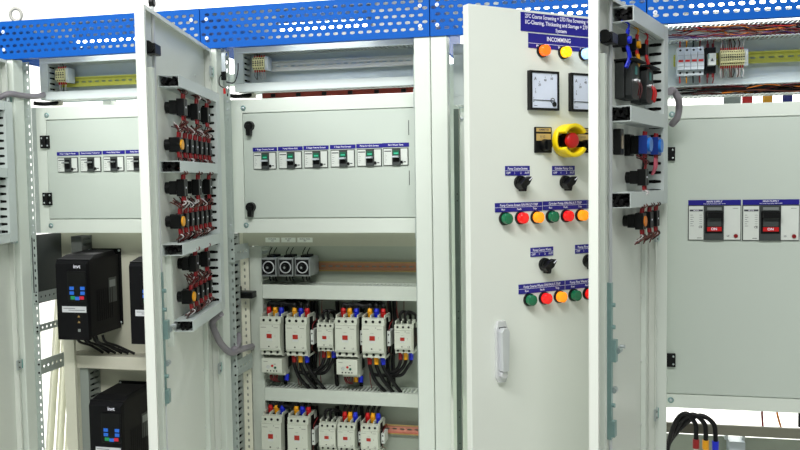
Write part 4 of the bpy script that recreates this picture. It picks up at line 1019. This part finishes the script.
# selector switches
def selector(uu, z, label):
    t = thing('selector_switch', label, 'selector switch', F3.w(uu, 0, z), F3.rot, 'black selector switches')
    m = MB().mat(BLACK); m.cyl((0, 0, 0), (0, -.008, 0), .0172, .0165, n=24); m.build('bezel', t)
    m = MB().mat(BLACK); m.cyl((0, -.008, 0), (0, -.014, 0), .0145, n=20)
    r = radians(38); ux, uz = cos(r), sin(r); px_, pz_ = -sin(r), cos(r)
    P = [(.0205, .003), (.0205, -.003), (.004, -.009), (-.018, -.007), (-.018, .007), (.004, .009)]
    P = [(a*px_*-1*-1*0+a*ux*1+b_*px_, a*uz*1+b_*pz_) for a, b_ in P]
    m.prism(P, 'y', -.010, -.030)
    m.prism([(-.006, -.0215), (.005, -.0215), (.010, 0), (-.010, 0)], 'y', -.004, -.022)
    m.build('knob', t, bevel=.0015)
    m = MB().mat(LTXT); P = [(.019, .0012), (.019, -.0012), (.009, -.0012), (.009, .0012)]; m.prism([(a*ux+b_*px_, a*uz+b_*pz_) for a, b_ in P], 'y', -.0300, -.0308); m.build('pointer', t)
    m = MB().mat(BLACKM); m.box(-.015, .015, .002, .045, -.016, .016); m.build('contact_body', t)
selector(u(519.5, 183), 1.5835, 'black selector switch left of its twin in the upper switch row')
selector(u(564.8, 183), 1.5820, 'black selector switch right in the upper switch row, below the yellow guard')
selector(u(544.0, 264.5), 1.3765, 'black selector switch under the middle plate of the lower switch row')
selector(u(587.5, 261), 1.3770, 'black selector switch in the lower row, half hidden by the next door')
# meters
def meter(uu, z, label, rd):
    t = thing('panel_meter', label, 'meter', F3.w(uu, 0, z), F3.rot, 'panel meters'); s_ = .048
    m = MB().mat(BLACK); m.box(-s_, s_, -.010, 0, -s_, s_)
    m.box(-s_, -s_+.0065, -.013, -.010, -s_, s_); m.box(s_-.005, s_, -.013, -.010, -s_, s_); m.box(-s_+.0065, s_-.005, -.013, -.010, s_-.005, s_); m.box(-s_+.0065, s_-.005, -.013, -.010, -s_, -s_+.005); m.box(-.04, .04, .002, .05, -.04, .04); m.build('bezel', t)
    m = MB().mat(M('meter_face', (206, 214, 232), .3)); m.box(-s_+.007, s_-.0055, -.0106, -.010, -s_+.0055, s_-.0055)
    m.mat(DTXT); cx, cz = .030, -.032
    for k, lab in enumerate(rd):
        a = pi-(.1+k*.36); r_ = .062; q = (cx-.004+cos(a)*r_, cz+sin(a)*r_)
        if q[0] < s_-.008 and q[1] < s_-.008:
            m.text(lab, (q[0], -.0109, q[1]), .0085)
            m.box(q[0]-.0006, q[0]+.0006, -.0109, -.0106, q[1]+.006, q[1]+.009)
    m.text('A', (-.030, -.0109, .028), .011); m.box(-.034, -.024, -.0109, -.0106, -.038, -.0368)
    m.build('scale', t)
    m = MB().mat(BLACKM); m.prism([(cx, cz+.0085), (cx, cz+.0065), (-.036, cz+.0078), (-.036, cz+.0090)], 'y', -.0115, -.0122); m.build('needle', t)
    m = MB().mat(BLACK); m.cyl((cx+.002, -.0106, cz-.001), (cx+.002, -.0135, cz-.001), .0062, n=16); m.ring((cx-.003, -.0106, cz+.008), (0, -1, 0), .0055, .0068, .001, 18); m.build('pivot', t); t.scale = (.94, 1, 1)
meter(u(541.8, 91), 1.8095, 'square panel meter with black rim, fully visible under the lamps', ['0', '5', '20', '40', '60'])
meter(u(542.5, 91)+.1275, 1.8095, 'square panel meter with black rim, partly hidden by the nearer door edge', ['0', '5', '20', '40', '60'])
# rotary switches with legend
def legend_switch(uu, z, label):
    t = thing('rotary_switch', label, 'switch', F3.w(uu, 0, z), F3.rot, 'switches with gold legend')
    m = MB().mat(BLACK); m.box(-.0265, .0265, -.006, 0, -.032, .032); m.build('plate', t, bevel=.002)
    m = MB().mat(M('gold_legend', (206, 176, 110), .35, metal=.3)); m.box(-.023, .022, -.0068, -.006, .020, .029); m.box(-.023, .022, -.0068, -.006, -.002, .015); m.mat(DTXT); m.text('AMMETER', (0, -.0071, .0245), .007, maxw=.038); m.text('L1 L2', (-.004, -.0071, .008), .007); m.build('legend', t)
    m = MB().mat(BLACK); m.cyl((.003, -.006, -.013), (.003, -.020, -.013), .0150, .0135, n=20); m.box(-.002, .008, -.028, -.020, -.026, .000); m.build('knob', t, bevel=.001)
legend_switch(u(542.2, 139), 1.6885, 'black rotary switch with gold legend left of the yellow guard')
legend_switch(u(582.5, 140), 1.6885, 'black rotary switch with legend right of the yellow guard, half hidden')
# emergency stop
t = thing('emergency_stop', 'red mushroom emergency stop button inside a yellow guard collar', 'button', F3.w(u(564.2, 139.5), 0, 1.6865), F3.rot)
m = MB().mat(YEL)
m.ring((0, 0, 0), (0, -1, 0), .024, .041, .004, 32)
n = 40; v = []; f = []
def sector(a0, a1, r0, r1, y0_, y1_, k=14):
    vs = []; fs = []
    for i in range(k+1):
        a = a0+(a1-a0)*i/k
        for (r, yy) in ((r0, y0_), (r1, y0_), (r1, y1_), (r0, y1_)): vs.append((cos(a)*r, yy, sin(a)*r))
    for i in range(k):
        for q in range(4): fs.append((i*4+q, i*4+(q+1) % 4, (i+1)*4+(q+1) % 4, (i+1)*4+q))
    fs += [(3, 2, 1, 0), (k*4, k*4+1, k*4+2, k*4+3)]
    m.add(vs, fs, True)
sector(radians(30), radians(150), .032, .042, -.004, -.044); sector(radians(210), radians(330), .032, .042, -.004, -.044)
sector(radians(120), radians(240), .036, .042, -.004, -.020)
m.build('guard', t, bevel=.002)
m = MB().mat(BLACK); m.cyl((0, -.004, 0), (0, -.016, 0), .020, .016, n=20); m.box(-.028, .028, -.006, -.001, -.014, .014); m.cyl((0, .002, 0), (0, .04, 0), .011, n=14); m.build('collar', t)
m = MB().mat(RED); m.cyl((0, -.016, 0), (0, -.026, 0), .012, .0195, n=24, cap=False); m.cyl((0, -.026, 0), (0, -.034, 0), .0195, .0190, n=24, cap=False); m.dome((0, -.034, 0), (0, -1, 0), .0190, .005, n=24, m=4); m.build('mushroom_head', t)

# =================================================================== HOSES, EYE BOLT, SMALL FITTINGS
def hose(pts, r, label):
    o = Vector(pts[0]); m = MB().mat(HOSE); m.tube([Vector(p)-o for p in pts], r, n=12, sub=22, rib=.13)
    return tag(m.build('corrugated_hose', loc=o), label, 'hose', 'grey corrugated wire hoses')
hose([F1.w(.16, .02, at(0, 98, -.1).z), at(-6, 100, -.06), at(8, 94, -.03), at(22, 95.5, .03), at(36, 96.5, .09), at(46, 94, .15)], .0095, 'grey corrugated hose crossing the post at the top left')
hose([F2.w(.075, .025, at(211, 315, -.05).z+.01), at(212.5, 322, -.06), at(216, 334, -.05), at(222, 345, -.02), at(231, 352.5, .03), at(240, 349.5, .09), at(252, 346.5, .2)], .0105, 'dark grey corrugated hose drooping from the second door into its cabinet')
hose([at(236.5, 332, .12), at(238.5, 338, .10), at(237, 346, .07), at(231, 352, .045)], .0100, 'short pale corrugated hose bent upward beside the drooping hose')
hose([F4.w(.01, .034, at(668, 92, -.02).z), at(673, 90.5, -.01), at(678, 98, .0), at(679, 108, .02), at(677, 118, .03), at(671.5, 124.5, .05)], .0095, 'grey corrugated hose looping out beside the right door top')
v = at(16, 14.5, .03)
t = thing('lifting_eye', 'grey lifting eye bolt standing on the blue panel at top left', 'eye bolt', (v.x, .03, 2.116))
m = MB().mat(M('eye_grey', (168, 168, 160), .4, metal=.4)); P = []
for i in range(25):
    a = 2*pi*i/24; P.append((.0165*cos(a)*.92, .0165*cos(a)*.4, .0265+.0195*sin(a)))
m.tube(P, .0046, n=10, sub=1, cap=False); m.build('eye', t)
m = MB().mat(M('eye_grey')); m.cyl((0, 0, 0), (0, 0, .007), .011, .009, n=16); m.build('collar', t)
# latch cables at the top of the second cabinet's post
t = thing('cable_clip', 'white cable clip with black wires on the post at top of second cabinet', 'clip', at(224, 62, .02))
m = MB().mat(LGREY); m.box(-.006, .006, -.006, .0, -.03, .06); m.build('clip_body', t, bevel=.001)
m = MB().mat(BLACK); m.box(-.006, .006, -.010, .0, -.055, -.03)
m.tube([(-.006, -.004, -.035), (-.014, -.006, -.05), (-.012, -.008, -.07), (.0, -.008, -.078)], .0016, n=6, sub=4); m.build('wire', t); m = MB().mat(BLACK); m.tube([(.006, 0, -.06), (.022, .02, -.06), (.03, .03, -.03), (.028, .04, .0)], .002, n=6, sub=4); m.build('wire', t)
m = MB().mat(RED); m.cyl((.001, -.006, -.080), (.002, -.006, -.096), .004, n=8); m.build('ferrule', t)
v = at(242, 295, .16)
t = thing('rail_clamp', 'black plastic clamp on the perforated rail beside the contactors', 'clamp', v)
m = MB().mat(BLACK); m.box(-.03, .035, 0, .04, -.012, .010); m.box(-.034, -.012, -.004, .03, -.014, .026); m.build('clamp_body', t, bevel=.003)
